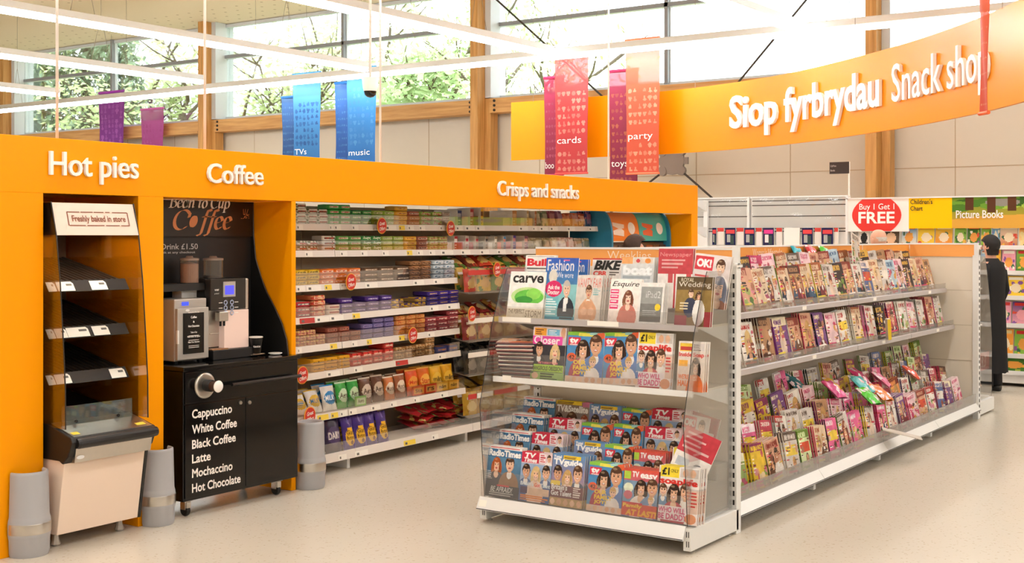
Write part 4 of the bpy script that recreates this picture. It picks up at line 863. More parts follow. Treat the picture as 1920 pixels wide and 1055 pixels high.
for k in range(4):
    a, b = SBX[k] + .003, SBX[k + 1] - .003
    t = thing('snack_shelving', names[k] + ', cream steel', 'shelving', ((a + b) / 2, 6.3, 0)); SHELF[k] = t
    MB().box(a, b, 6.47, 6.495, .02, 1.87).build('back_panel', SBACK, t)
    for r, (z0, z1, yf, nm, bs) in ROWS.items():
        if k not in bs: continue
        za, zb = row_z(r, a), row_z(r, b)
        s = MB().raw([(a, yf, za + .03), (b, yf, zb + .03), (b, 6.47, zb + .03), (a, 6.47, za + .03), (a, yf, za + .042), (b, yf, zb + .042), (b, 6.47, zb + .042), (a, 6.47, za + .042)], [(0, 3, 2, 1), (4, 5, 6, 7), (0, 1, 5, 4), (1, 2, 6, 5), (2, 3, 7, 6), (3, 0, 4, 7)]).build('shelf', RAIL, t)
        h = .046 if r < 8 else .062
        MB().raw([(a, yf - .014, za), (b, yf - .014, zb), (b, yf - .002, zb), (a, yf - .002, za), (a, yf - .008, za + h), (b, yf - .008, zb + h), (b, yf, zb + h), (a, yf, za + h)], [(0, 3, 2, 1), (4, 5, 6, 7), (0, 1, 5, 4), (1, 2, 6, 5), (2, 3, 7, 6), (3, 0, 4, 7)]).build('ticket_rail', RAIL, s)
        hr = .075 if r in (1, 2, 4, 5, 6) else .09
        MB().raw([(a, yf + .001, za + .03), (b, yf + .001, zb + .03), (b, yf + .001, zb + .04 + hr), (a, yf + .001, za + .04 + hr), (a, yf + .003, za + .03), (b, yf + .003, zb + .03), (b, yf + .003, zb + .04 + hr), (a, yf + .003, za + .04 + hr)], [(0, 3, 2, 1), (4, 5, 6, 7), (0, 1, 5, 4), (1, 2, 6, 5), (2, 3, 7, 6), (3, 0, 4, 7)]).build('front_riser', RIS, s)
    MB().box(b - .03, b + .0, 5.99, 6.46, .0, .078).build('foot', WHITE, t, bevel=.003)
TKY = mat('ticket_yellow', 'f6d64a', .5, vary=0); TKR = mat('ticket_red', 'c8362e', .5, vary=0)
def ticket(r, p0, p1, m_=None):
    yf = ROWS[r][2] - .0125; xa, xb = x_on(p0, yf), x_on(p1, yf)
    k = max(i for i in range(4) if SBX[i] <= xa + .001); z = row_z(r, xa)
    mb = MB().raw([(xa, yf - .003, z + .004), (xb, yf - .003, z + .004), (xb, yf + .002, z + .04), (xa, yf + .002, z + .04)], [(0, 1, 2, 3)])
    o = mb.build('price_ticket', m_ or TK, SHELF[k])
    d = MB(); w = xb - xa; d.raw([(xa + w * .12, yf - .0028, z + .012), (xa + w * .3, yf - .0028, z + .012), (xa + w * .3, yf - .0006, z + .028), (xa + w * .12, yf - .0006, z + .028)], [(0, 1, 2, 3)]); d.build('ticket_print', TKI, o)
for r, ps in {1: ((556, 568), (618, 626), (627, 639), (660, 672), (722, 743), (748, 759, 'y'), (765, 776), (786, 797), (825, 834), (855, 868), (872, 890), (893, 909), (973, 990), (999, 1007), (1012, 1027), (1031, 1046), (1063, 1078), (1104, 1116)),
              2: ((572, 586), (638, 651), (677, 689), (717, 729), (763, 773, 'y'), (783, 793), (805, 816), (826, 850), (864, 882), (900, 917), (932, 948), (962, 978)),
              3: ((556, 572), (575, 602), (609, 622, 'y'), (685, 708), (775, 795), (813, 832)), 4: ((562, 590, 'r'), (592, 617), (618, 644), (661, 675, 'y'), (806, 822), (838, 858)),
              5: ((558, 566), (619, 632, 'y'), (660, 670), (688, 697, 'y'), (748, 759, 'y'), (802, 815)), 6: ((612, 637), (664, 680), (742, 765, 'r'), (822, 836)),
              7: ((595, 616, 'y'), (621, 634, 'y'), (638, 650), (655, 669), (696, 713), (732, 744), (776, 787), (826, 840)), 8: ((635, 650), (666, 690), (757, 779, 'y'), (810, 822))}.items():
    for q in ps: ticket(r, q[0], q[1], {'y': TKY, 'r': TKR}[q[2]] if len(q) > 2 else None)

# ------------------------------------------------------------------ packs
def art(w, h, base, band, ink, word=None, seed=0, speck=None, bold=.02, box=(.1, .28, .9, .74)):
    rg = random.Random(seed); im = canvas(w, h, base)
    if band and not word: rect(im, .12, .2, .88, .82, band); rect(im, 0, .9, 1, 1, mixc(base, '000000', .25))  # darker foot paints in the shade between stacked packs
    elif band: rect(im, 0, .26, 1, .76, band)
    if speck:
        for k in range(10): ell(im, rg.random(), rg.random(), rg.uniform(.04, .11), rg.uniform(.06, .16), speck)
    if word: stamp(im, word, *box, ink, bold)
    elif ink:
        x = .16
        while x < .8: q = rg.uniform(.05, .13); rect(im, x, .34, min(.86, x + q), .70 - rg.choice((0, .1)), ink); x += q + .025
    print_grain(im, seed % 1000, .16); return im
def loaf(w, d, h, im):
    """a wrapped multipack: rounded block with pinched ends; bottom centre at the origin, front towards -y"""
    nh, nx = im.shape[:2]; mb = MB(); r = min(d, h) * .16
    ring = [(-d / 2, r + (h - 2 * r) * j / nh) for j in range(nh + 1)] + [(-d / 2 + r, h), (0, h + .002), (d / 2 - r, h), (d / 2, h - r), (d / 2, r), (d / 2 - r, 0), (-d / 2 + r, 0)]
    n = len(ring); V = []
    for i in range(nx + 1):
        u = i / nx; e = 1 - max(0, 1 - min(u, 1 - u) * 9) ** 2 * .22
        for y, z in ring: V.append(((u - .5) * w, y * e, h / 2 + (z - h / 2) * e))
    mb.v = V; mean = im[nh // 5].mean(0); top = im[0]
    for i in range(nx):
        for k in range(n):
            a, b = i * n + k, i * n + (k + 1) % n; mb.f.append((a, a + n, b + n, b)); mb.m.append(0)
            mb.c.append(tuple(im[nh - 1 - k, i]) if k < nh else (tuple(im[(0, nh // 2, 0)[k - nh], i]) if k < nh + 3 else tuple(mean)))
    mb.f += [tuple(range(n)), tuple(range(nx * n, nx * n + n))[::-1]]; mb.c += [tuple(mean)] * 2; mb.m += [0, 0]
    return mb
def pouch(w, t_, h, im, pinch=.86, lump=0.0, seed=0):
    """a filled foil bag standing on its lower edge, front towards -y"""
    rg = random.Random(seed); nh, nx = im.shape[:2]; P = np.zeros((nh + 1, nx + 1, 3)); Q = np.zeros((7, 7, 3))
    def S(u, v): return t_ / 2 * max(0, math.sin(math.pi * u)) ** .55 * max(0, math.sin(math.pi * min(1, v * .93 + .035))) ** .5
    for G, s in ((P, -1), (Q, 1)):
        a, b = G.shape[:2]
        for j in range(a):
            for i in range(b):
                u, v = i / (b - 1), j / (a - 1); k = 1 - (1 - pinch) * math.sin(math.pi * v) ** .6
                G[j, i] = ((u - .5) * w * k, s * (S(u, v) + (lump * math.sin(9 * u + seed) * math.sin(8 * v + 2 * seed) if 0 < i < b - 1 else 0)), v * h)
    mb = MB().grid(P, im[::-1]); mb.grid(Q[:, ::-1], c=tuple(im[0].mean(0))); return mb
def carton(w, d, h, im, side):
    nh, nx = im.shape[:2]; P = np.zeros((nh + 1, nx + 1, 3))
    for j in range(nh + 1):
        for i in range(nx + 1): P[j, i] = ((i / nx - .5) * w, -d / 2 - .0003, j / nh * h)
    return MB().box(-w / 2, w / 2, -d / 2, d / 2, 0, h, side).grid(P, im[::-1])
PROTO = {}
def put(name, key, maker, label, cat, group, loc, rot=(0, 0, 0), m_=None):
    if key not in PROTO: o = maker().build(name, m_ or PS, loc=loc, rot=rot); PROTO[key] = o
    else: o = PROTO[key].copy(); COL.objects.link(o); o.location = loc; o.rotation_euler = rot
    return tag(o, label, cat, group)
RNG = random.Random(42); PACKS = 0
def stacks(r, items, depth=1, layer=None):
    """items: (px from, px to, stacks, high, colour words, base, band, ink, speck[, word])"""
    nm = ROWS[r][3]; yf = ROWS[r][2] + .006; si = 0; grp = 'packs on the %s snack shelf' % nm
    for it in items:
        p0, p1, n, high, cw, base, band, ink, speck = it[:9]; word = it[9] if len(it) > 9 else None
        xa, xb = x_on(p0, yf), x_on(p1, yf); w = (xb - xa) / n
        for i in range(n):
            xc = xa + (i + .5) * w; H = it[10] if len(it) > 10 else .034
            hh = high if not isinstance(high, tuple) else high[min(i, len(high) - 1)]
            for q in range(hh):
                for dd in range(depth):
                    if dd and q < hh - 1 and r != 3: pass
                    lv = 'only pack' if hh == 1 else ('top pack' if q == hh - 1 else ('bottom pack' if q == 0 else ORD[q] + ' pack up'))
                    lab = '%s multipack, %s of %s stack%s, %s snack shelf' % (cw, lv, ordinal(si), ' behind' if dd else '', nm)
                    j = RNG.uniform(-.005, .005)
                    put('snack_multipack', (r, p0, round(w, 3)), lambda: loaf(w * .97, .17 if r > 2 else .12, H, art(26, 9, base, band, ink, word, p0, speck)), lab, 'snack pack', grp,
                        (xc + j * .5, yf + (.092 if r > 2 else .066) + dd * .112 + RNG.uniform(0, .006), row_z(r, xc) + .0425 + q * (H + .003)), (0, 0, RNG.uniform(-.03, .03)))
            si += 1
stacks(1, ((557, 618, 3, (4, 3, 3), 'white and red mint', 'e9e2d6', '3b4a35', 'c93a34', '4a5a3c'), (618, 660, 2, 4, 'bright green sweet', '3fa046', 'd8d6c0', 'b04a3a', None), (660, 700, 2, 3, 'dark green sweet', '2e8f45', '6fae5a', 'e4e6d4', '1f5a30'), (700, 742, 2, 3, 'lime green sweet', '93b545', 'e2dcb4', '6a8a2a', None),
           (742, 767, 1, 4, 'yellow and orange sweet', 'e2a52e', 'e8c25a', 'b8602a', None), (767, 790, 1, 3, 'red brown sweet', 'a8503a', 'd9b9a0', '7a2c24', None), (790, 832, 2, 3, 'lime and red sweet', '8fb04a', 'c9c79a', 'b84434', 'a83a30'), (832, 846, 1, 3, 'grey and pink sweet', 'b7a89c', 'd8c8bc', '7a4a48', None)), depth=1)
stacks(2, ((560, 600, 2, 2, 'small white and red mint', 'e9e2d6', '3b4a35', 'c93a34', '4a5a3c'), (607, 633, 1, 3, 'white and dark green mint', 'e9e2d6', '3b4a35', 'c93a34', '4a5a3c'), (634, 680, 2, 3, 'pale green sweet', '5fa050', 'cfcfb0', 'a85a48', None), (680, 718, 2, 3, 'speckled green sweet', '3d8f4c', '5f9a52', 'dfe6d0', 'cfe0c8'), (718, 760, 2, 3, 'pale lime sweet', '9cb356', 'dcd6b0', '6e8c34', None),
           (760, 785, 1, 3, 'golden yellow sweet', 'dda536', 'e6bd5a', 'b4602c', None), (785, 806, 1, 3, 'brick red sweet', 'a6604a', 'd0b09a', '6a3026', None), (806, 842, 2, 3, 'lime speckled sweet', 'a0b060', 'c6bf92', '9a4a36', 'b06048')), depth=1)
put_x = 0
stacks(3, ((556, 603, 2, (3, 3), 'yellow snack bar', 'd8ae26', 'e3c34c', '6b5a2a', 'c09418'), (603, 680, 3, 3, 'orange and cream snack bar', 'e0702a', 'f0d2b4', 'c8451f', None), (682, 772, 3, (3, 3, 3), 'dark brown snack bar', '57402f', '8a6a50', 'e0cdb6', None), (772, 812, 2, 4, 'tan and brown snack bar', 'a0704a', 'b88a60', '5a3a28', '6a4530'), (814, 856, 2, (4, 4), 'pale blue snack bar', 'c3d0da', 'e6e8e6', '5f7f9a', '8a98a2')))
stacks(4, ((557, 586, 1, 3, 'red and navy chocolate', 'b8323a', '2f2f5a', 'e0c9b0', None), (588, 614, 1, 4, 'red and cream biscuit', 'c94a3a', 'ead4b4', 'b8341f', 'e0a870'), (617, 640, 1, 2, 'cream and red biscuit', 'e0cdb8', 'c04a3c', '6a2a24', None), (640, 738, 4, (3, 2, 3, 3), 'deep purple chocolate', '4a2f7c', '6a4f9a', 'cfc0da', None), (740, 802, 3, (2, 1, 2), 'yellow and purple chocolate', 'd8a92c', 'e0b740', '4a2f7c', '4a2f7c'), (805, 863, 3, 3, 'violet chocolate lettered in gold', '46308c', '5a44a0', 'e3b93a', None)))
stacks(5, ((560, 613, 3, (3, 3, 2), 'pink and gold biscuit', 'c4756a', 'dcae8c', '8f3a38', 'e0c07a'), (615, 680, 3, (3, 3, 2), 'brown red chocolate', '8f4a3c', 'b0705a', '4f261f', None), (682, 742, 3, (3, 4, 4), 'lilac chocolate', '75689c', '9488b4', '4a3d78', None), (744, 800, 3, (4, 4, 4), 'orange and gold chocolate', 'd08a4a', 'dba85e', 'b8522f', 'c8603a'), (801, 863, 3, (3, 3, 4), 'rose red chocolate', 'a8474c', 'c88480', 'e3c8bc', '7f2f3a')))
stacks(6, ((588, 660, 3, (2, 2, 2), 'golden yellow chocolate sweet', 'e0a526', None, '4a2a1c', None, 'm&m', .045), (661, 741, 4, (2, 2, 2, 3), 'bright red chocolate', 'c8362f', 'd8695a', 'e8c3ac', '8f201f', None, .045), (743, 818, 4, (2, 2, 2, 3), 'tan and caramel chocolate', 'a87a4c', 'bb9160', '5f3d24', 'c9a878', None, .045), (820, 862, 2, (1, 1), 'blue and orange chocolate', '4a4f8c', '7a6a9a', 'd0894a', None, None, .05)))
def bags(r, items, dd=.0):
    nm = ROWS[r][3]; yf = ROWS[r][2] + .008
    for i, it in enumerate(items):
        p0, p1, h, cw, base, band, ink, word, lean = it[:9]; xa, xb = x_on(p0, yf), x_on(p1, yf); xc, w = (xa + xb) / 2, (xb - xa) * 1.04
        def mk():
            im = art(30, 34, base, None, None, None, i); ell(im, .5, .52, .42, .26, band); stamp(im, word, .14, .42, .86, .62, ink, .02) if word else lines(im, .2, .4, .8, 4, .08, .04, ink, random.Random(i))
            rect(im, 0, 0, 1, .05, band); return pouch(w, .065, h, im, .9, .003, i)
        for d in range(2):
            put('snack_bag', (r, i), mk, '%s bag,%s %s on the %s snack shelf' % (cw, ' second behind,' if d else '', ordinal(i), nm), 'snack bag', 'bags on the %s snack shelf' % nm,
                (xc + d * .006, yf + .06 + d * .085 + abs(lean) * .0, row_z(r, xc) + .043), (-lean - .12, 0, RNG.uniform(-.05, .05)))
bags(7, ((561, 592, .155, 'white blue and yellow chocolate', 'e6e0d6', 'd9b43a', '3b7fb4', None, .35), (593, 617, .17, 'white and yellow chocolate button', 'eae6e0', 'dcb540', '2f6aa0', 'MILKY', .3), (618, 643, .185, 'white and blue chocolate', 'efece6', '2f86c4', 'ffffff', 'MILKY', .12), (644, 665, .19, 'bright green bubbly chocolate', '38a83f', 'cfe6c4', '4a261c', 'Aero', .05),
         (666, 686, .19, 'green mint chocolate', '2f9f3c', 'c6dfb8', '4a261c', 'Aero', .05), (688, 710, .195, 'brown bubbly chocolate', '6a4634', 'd8c6b4', '3a1f14', 'Aero', .04), (711, 732, .2, 'dark brown bubbly chocolate', '5f3c2c', 'cdb8a4', '3a1f14', 'Aero', .04), (733, 752, .175, 'orange and cream caramel', 'c9733a', 'ead8c0', '5a2f1c', 'Munchies', .04), (753, 773, .18, 'brown and cream caramel', '9a5a38', 'e6d2ba', '5a2f1c', 'Munchies', .04),
         (775, 797, .20, 'red orange sweet', 'e2561f', 'f0a040', 'c4301c', 'Magic', .04), (798, 819, .205, 'orange starry sweet', 'e06a1c', 'f2b24a', 'c4301c', 'Stars', .04), (820, 841, .20, 'yellow chocolate sweet', 'e0a81f', 'e6bb3c', '3a2318', 'm&m', .04), (842, 862, .20, 'deep yellow peanut', 'd99f1a', 'e3b434', '3a2318', 'm&m', .04)))
for i, (p0, p1, c1, c2, word, lab) in enumerate(((775, 797, 'e0602a', 'e8a03c', 'Sta', 'orange display tray fronting the red orange sweet bags'), (798, 819, 'd8451f', 'e0a050', 'rs', 'red display tray fronting the orange starry bags'), (820, 841, 'e3a82c', 'efc054', 'm&m', 'yellow display tray fronting the yellow sweet bags'), (842, 861, 'e0a020', 'ecb848', 'm&m', 'yellow display tray fronting the peanut bags'), (668, 687, '8fca6a', 'd0e0b4', 'Aero', 'pale green display tray fronting the mint bags'))):
    yf = ROWS[7][2] + .006; xa, xb = x_on(p0, yf), x_on(p1, yf); im = canvas(24, 12, c1); rect(im, .1, .2, .9, .8, c2); stamp(im, word, .2, .3, .8, .7, '4a2a1a', .02)
    tag(carton(xb - xa, .012, .07, im, c1).build('display_tray', PM, loc=((xa + xb) / 2, yf + .009, row_z(7, xa) + .05)), lab + ' on the seventh snack shelf', 'tray')
bags(8, ((596, 622, .24, 'purple and gold chocolate finger', '5a4a86', 'b79a6a', 'e6dcc4', 'Fingers', .1), (623, 655, .25, 'dark purple milk chocolate', '2f2440', '4a3a60', 'e6dcd8', 'DAIRY', .08)))
bags(8, ()) 
def big(items):
    yf = ROWS[8][2] + .008
    for i, (p0, p1) in enumerate(items):
        xa, xb = x_on(p0, yf), x_on(p1, yf); xc, w = (xa + xb) / 2, (xb - xa) * 1.08
        def mk():
            im = art(30, 34, '46307c', None, None, None, i, '6f58a8'); ell(im, .52, .62, .40, .27, 'eab42a'); rect(im, .3, .32, .74, .6, 'eab42a'); stamp(im, 'Giant', .22, .4, .82, .55, '4a2a1a', .02); stamp(im, 'Buttons', .2, .57, .84, .7, '4a2a1a', .02); ell(im, .62, .79, .11, .07, '7a4a2a'); return pouch(w, .06, .23, im, .92, .003, i)
        for d in range(2):
            put('snack_bag', (88,), mk, 'purple bag with yellow splash%s, %s of four on the bottom snack shelf' % (' at the back' if d else '', ordinal(i)), 'snack bag', 'purple and yellow bags on the bottom snack shelf', (xc, yf + .06 + d * .08, row_z(8, xc) + .043), (-.18, 0, RNG.uniform(-.06, .06)))
big(((657, 678), (678, 698), (699, 718), (720, 741)))
# upright cartons on the top two shelves
def cartons(r, items):
    nm = ROWS[r][3]; yf = ROWS[r][2] + .01
    for i, (p0, p1, h, cw, front, inner) in enumerate(items):
        xa, xb = x_on(p0, yf), x_on(p1, yf); w = (xb - xa)
        t_ = thing('snack_carton', '%s carton, %s of the upright cartons on the %s snack shelf' % (cw, ordinal(i), nm), 'carton', ((xa + xb) / 2, yf + .14, row_z(r, xa) + .0425), (0, 0, 0), 'cartons on the %s snack shelf' % nm)
        im = canvas(14, 16, front); rect(im, .15, .2, .85, .45, inner); lines(im, .2, .55, .8, 4, .09, .04, inner, random.Random(i))
        carton(w * .34, .24, h, im, front).build('box', PM, t_, loc=(w * .26, 0, 0), rot=(0, 0, 0))
        MB().box(-w * .42, w * .1, -.10, .12, 0, h * .55, inner).build('packets', PM, t_, loc=(0, 0, 0)); MB().box(w * .075, w * .09, -.125, .12, 0, h * 1.02, 'efe4d2').build('flap', PM, t_, loc=(0, 0, 0))
cartons(1, ((846, 871, .125, 'navy and pale blue', '3a4470', 'b8b8c4'), (872, 893, .14, 'red and pink', 'a83a3c', 'dcb0a8'), (894, 911, .15, 'yellow and brown', 'e0a52a', '7a4a28'), (948, 974, .135, 'pale orange', 'c98a54', 'e2b888'), (982, 996, .14, 'tan and cream', 'b8905e', 'e3cfa8'), (998, 1010, .135, 'orange brown', 'c4784a', 'dcae84')))
cartons(2, ((843, 863, .11, 'red and white', 'b5302e', 'e6ddd0'), (864, 884, .115, 'grey and crimson', 'b8aca0', 'b03040'), (885, 902, .11, 'brown and crimson', '8a7458', 'a8323c'), (903, 920, .11, 'tan and black', '94806a', '3a2e28'), (921, 937, .11, 'khaki and white', '8c7c60', 'e4dccc'), (938, 953, .11, 'blue and orange', '4f7fa8', 'd8806a'), (954, 972, .12, 'violet and rose', '4f3a80', 'c07a7a'), (973, 995, .115, 'plum and salmon', '7a4254', 'd89a84')))
def smallbags(r, items):
    nm = ROWS[r][3]; yf = ROWS[r][2] + .008
    for i, (p0, p1, h, cw, c1, c2) in enumerate(items):
        xa, xb = x_on(p0, yf), x_on(p1, yf)
        for d in range(2): put('sweet_bag', (r, 's', i), lambda: pouch((xb - xa) * 1.05, .05, h, art(16, 16, c1, c2, None, None, i, c2), .9, .004, i), '%s sweet bag%s, %s of the sweet bags, %s snack shelf' % (cw, ' at the back' if d else '', ordinal(i), nm), 'sweet bag', 'sweet bags on the %s snack shelf' % nm, ((xa + xb) / 2, yf + .05 + .08 * d, row_z(r, xa) + .043), (-.15, 0, RNG.uniform(-.1, .1)))
smallbags(1, ((1011, 1023, .14, 'olive and cream', '8c8a5a', 'c9bc98'), (1024, 1036, .14, 'grey green', '7f8a68', 'b8ae90'), (1037, 1050, .145, 'plum red', '8a4250', 'b07078'), (1051, 1064, .145, 'mauve', '84506a', 'a87a8c'), (1065, 1078, .12, 'coral', 'c85a3c', 'e0906a'), (1079, 1093, .13, 'orange pink', 'd06a48', 'c88a80'), (1094, 1106, .125, 'rust', 'b0503c', 'd89878'), (1107, 1118, .15, 'navy and pink', '39386a', 'a86a84')))
smallbags(2, ((996, 1010, .1, 'beige', 'b8a888', '8f7f58'), (1011, 1025, .1, 'sand and olive', 'a89870', 'c9bd9c'), (1026, 1040, .1, 'khaki', '9a8c60', 'c4b48c'), (1041, 1055, .1, 'straw', 'bca880', 'd8cdb0'), (1056, 1070, .105, 'pale pink', 'c49a88', 'dcc4b4'), (1071, 1085, .105, 'salmon and cream', 'c88e80', 'e3d2c4'), (1086, 1100, .1, 'buff', 'bda68a', '9a8a64'), (1101, 1114, .1, 'cream and moss', 'c6b89a', '8a8658')))
# red gift bags lying in a heap on the bottom shelf
for i in range(12):
    lay, k = divmod(i, 4); xc = x_on(765, 6.1) + .14 + k * .165 + (lay % 2) * .06
    put('sweet_bag', ('red', i % 3), lambda: pouch(.19, .055, .23, art(20, 22, 'b0242a', None, None, None, i, ('8a6f3a', 'd8b46a', '6a8a4a')[i % 3]), .9, .006, i),
        'red foil sweet bag, %s of the heap lying on the bottom snack shelf' % ordinal(i), 'sweet bag', 'red bags heaped on the bottom snack shelf', (xc, 6.06 + (i % 2) * .04, row_z(8, xc) + .075 + lay * .052), (-1.42 + RNG.uniform(-.08, .08), RNG.uniform(-.1, .1), RNG.uniform(-.35, .35)))

# ------------------------------------------------------------------ crisps hoppers
HOP = ((1.355, 'top', ('c8452e', 'd8b04a', '5a7f3a', '7a3a2a'), (('r', 8.0, 8.9), ('y', 8.9, 9.4)), 'red'), (.965, 'second', ('8f2f2c', 'b8823a', 'a04030', 'c99a54'), (('w', 8.0, 8.35), ('y', 8.36, 9.4)), 'russet'), (.69, 'third', ('2f2d2c', '5a5650', '3a3c3e', '6f6a62'), (('w', 8.0, 8.3), ('r', 8.3, 8.75), ('w', 8.75, 9.4)), 'black'), (.355, 'lowest', ('d0a53a', 'b88a2c', 'c9a04a', 'ddb85a'), (('r', 8.0, 8.12), ('w', 8.12, 8.35), ('r', 8.36, 8.7), ('w', 8.7, 8.9), ('r', 8.92, 9.4)), 'golden'))
CW = {'top': ('red', 'straw yellow', 'dark green', 'brown red'), 'second': ('crimson', 'amber', 'rust red', 'tan'), 'third': ('black', 'grey', 'charcoal', 'silver grey'), 'lowest': ('golden', 'ochre', 'mustard', 'pale gold')}
HX0, HX1 = 8.02, 9.40
for z, nm, pal, strips, cwd in HOP:
    t = thing('crisps_hopper', 'clear fronted hopper tray of %s crisp bags, %s of four in the crisps bay' % (cwd, nm), 'hopper tray', ((HX0 + HX1) / 2, 6.0, z - .17))
    MB().raw([(HX0, 5.99, z - .175), (HX1, 5.99, z - .175), (HX1, 6.46, z - .10), (HX0, 6.46, z - .10), (HX0, 5.99, z - .167), (HX1, 5.99, z - .167), (HX1, 6.46, z - .092), (HX0, 6.46, z - .092)], [(0, 3, 2, 1), (4, 5, 6, 7), (0, 1, 5, 4), (1, 2, 6, 5), (2, 3, 7, 6), (3, 0, 4, 7)]).build('tray', mat('wire_grey', '8d8478', .5, .2, vary=.05), t)
    MB().box(HX0, HX1, 5.982, 5.986, z - .175, z + .035).build('front_panel', RIS, t)
    for x in (HX0, HX1): MB().prism([(5.985, z - .17), (5.985, z + .03), (6.45, z + .06), (6.45, z - .10)], 'x', x - .002, x + .002).build('end_panel', RIS, t)
    for c_, a, b in strips: MB().box(a + .005, b - .005, 5.979, 5.982, z - .022, z + .018).build('price_strip', {'r': TKR, 'y': TKY, 'w': TK}[c_], t)
    si = 0
    for lay in range(3):
        for k in range(7):
            q = (k + lay) % 4; xc = HX0 + .10 + k * .192 + RNG.uniform(-.012, .012)
            if lay == 0: loc, rot = (xc, 6.045, z - .163), (-.10, 0, RNG.uniform(-.06, .06))
            elif lay == 1: loc, rot = (xc, 6.125, z - .150), (-.22, 0, RNG.uniform(-.1, .1))
            else: loc, rot = (xc + .05, 6.17 + RNG.uniform(0, .03), z + .02 + RNG.uniform(0, .02)), (-1.1 + RNG.uniform(-.1, .1), RNG.uniform(-.1, .1), RNG.uniform(-.4, .4))
            def mk():
                im = art(18, 18, pal[q], None, None, None, q, pal[(q + 1) % 4]); ell(im, .5, .62, .33, .22, ('d9b06a', 'e0c088', '8f8a80', 'e6c878')[('red', 'russet', 'black', 'golden').index(cwd)] if cwd != 'black' else '8a857c'); rect(im, .2, .2, .8, .34, 'e8dcc8' if cwd != 'black' else '4a4844'); return pouch(.19, .06, .19, im, .93, .004, q)
            put('crisp_bag', (nm, q), mk, '%s crisp bag, %s of the %s in the %s crisps hopper' % (CW[nm][q], ordinal(k), ('front row', 'row behind', 'loose top layer')[lay], nm), 'crisp bag', 'crisp bags in the %s hopper' % nm, loc, rot)

# ------------------------------------------------------------------ round offer discs on the shelf fronts
RED = mat('offer_red', 'cf2a1e', .4, vary=.01); YEL = mat('offer_yellow', 'f0a53a', .4, vary=0)
for i, (px, py, Y, where) in enumerate(((716, 423, 6.11, 'top snack shelf, nearer the coffee cart'), (845, 428, 6.11, 'top snack shelf, farther from the coffee cart'), (658, 528, 6.06, 'third snack shelf over the orange bars'), (932, 505, 5.95, 'top crisps hopper'), (774, 628, 6.04, 'fifth snack shelf by the rose red packs'), (885, 588, 5.95, 'second crisps hopper'), (567, 703, 6.03, 'sixth snack shelf beside the coffee cart'), (581, 779, 5.98, 'seventh snack shelf above the grey protector'))):
    X = x_on(px, Y); z = z_on(py, X, Y); t = thing('offer_disc', 'round red great offers disc on the ' + where, 'shelf disc', (X, Y, z), (0, 0, .12), 'offer discs')
    MB().lathe([(0, -.002), (.062, -.002), (.062, .002), (0, .002)], 28, axis='y').build('rim', YEL, t, loc=(0, 0, 0)); MB().lathe([(0, -.0045), (.055, -.0045), (.055, -.001), (0, -.001)], 28, axis='y').build('face', RED, t, loc=(0, 0, 0))
    mb = MB(); letter_mesh(mb, 'Great', .07, .025, 0, lambda u, v, q: (-.037 + u, -.0052, .006 + v + u * .14 - .006), .016, .1); letter_mesh(mb, 'Offers', .076, .025, 0, lambda u, v, q: (-.038 + u, -.0052, -.033 + v + u * .14 - .006), .016, .1); mb.build('lettering', LETTER, t, loc=(0, 0, 0))
    MB().box(-.068, -.05, .0, .004, -.03, .01).box(-.07, -.06, .0, .03, -.03, -.02).build('clip', PLEXG, t, loc=(0, 0, 0))

# ------------------------------------------------------------------ pick and mix stand
pm = thing('pick_and_mix', 'blue pick and mix sweet stand with orange and teal lids beyond the snacks', 'sweet dispenser', (10.9, 6.2, 0))
QX0, QX1 = 10.33, 11.49; BLUE = mat('dispenser_blue', '2f86a8', .35, vary=.02)
hood = [(6.02 + .0, 1.60)] + [(6.12 - .10 * math.cos(a) * 1.0, 1.62 + .26 * math.sin(a)) for a in [k * math.pi / 2 / 8 for k in range(9)]] + [(6.46, 1.88), (6.46, 1.60)]
side = [(6.0, .3), (5.985, 1.60)] + [(6.10 - .115 * math.cos(a), 1.62 + .27 * math.sin(a)) for a in [k * math.pi / 2 / 8 for k in range(9)]] + [(6.46, 1.89), (6.46, .3)]
for x in (QX0 - .03, QX1): MB().prism(side, 'x', x, x + .03).build('end_panel', BLUE, pm)
xm_ = (QX0 + QX1) / 2
for a, b, c_, c2 in ((QX0, xm_ - .004, 'f07f22', 'f3d9c4'), (xm_ + .004, QX1, '3fb0a4', 'e8673a')):
    l = MB().prism(hood, 'x', a, b).build('lid', mat('lid_' + c_, c_, .3, vary=.01), pm); w = b - a
    def hp_(u, v): al = v * math.pi / 2; return (a + u * w, 6.12 - .1025 * math.cos(al), 1.62 + .2625 * math.sin(al))
    mb = MB(); mb.quad([hp_(.12, .10), hp_(.46, .06), hp_(.5, .36), hp_(.12, .42)]); mb.build('printed_patch', mat('patch_' + c2, c2, .4, vary=0), l)
    mb = MB(); mb.quad([hp_(.74 + .12 * math.cos(k * .35), .27 + .16 * math.sin(k * .35)) for k in range(18)]); mb.build('printed_round', mat('patch_cream', 'f0e2d4', .4, vary=0), l)
MB().box(QX0, QX1, 6.06, 6.46, .3, 1.585).build('bin_body', mat('bin_brown', '5a4030', .3, vary=.1), pm)
for j in range(3):
    for i in range(8):
        x = QX0 + .03 + i * .142; z = 1.36 - j * .22
        d = MB().box(x, x + .13, 6.03, 6.06, z, z + .20).build('bin', mat('bin_%d' % ((i + j) % 3), ('6a4a36', '4a3830', '8a4a30')[(i + j) % 3], .2, vary=.2), pm); MB().box(x + .045, x + .09, 6.026, 6.03, z + .12, z + .17).build('bin_label', TK, d)
MB().box(QX0, QX1, 6.02, 6.46, 0, .3).build('plinth', BLUE, pm)
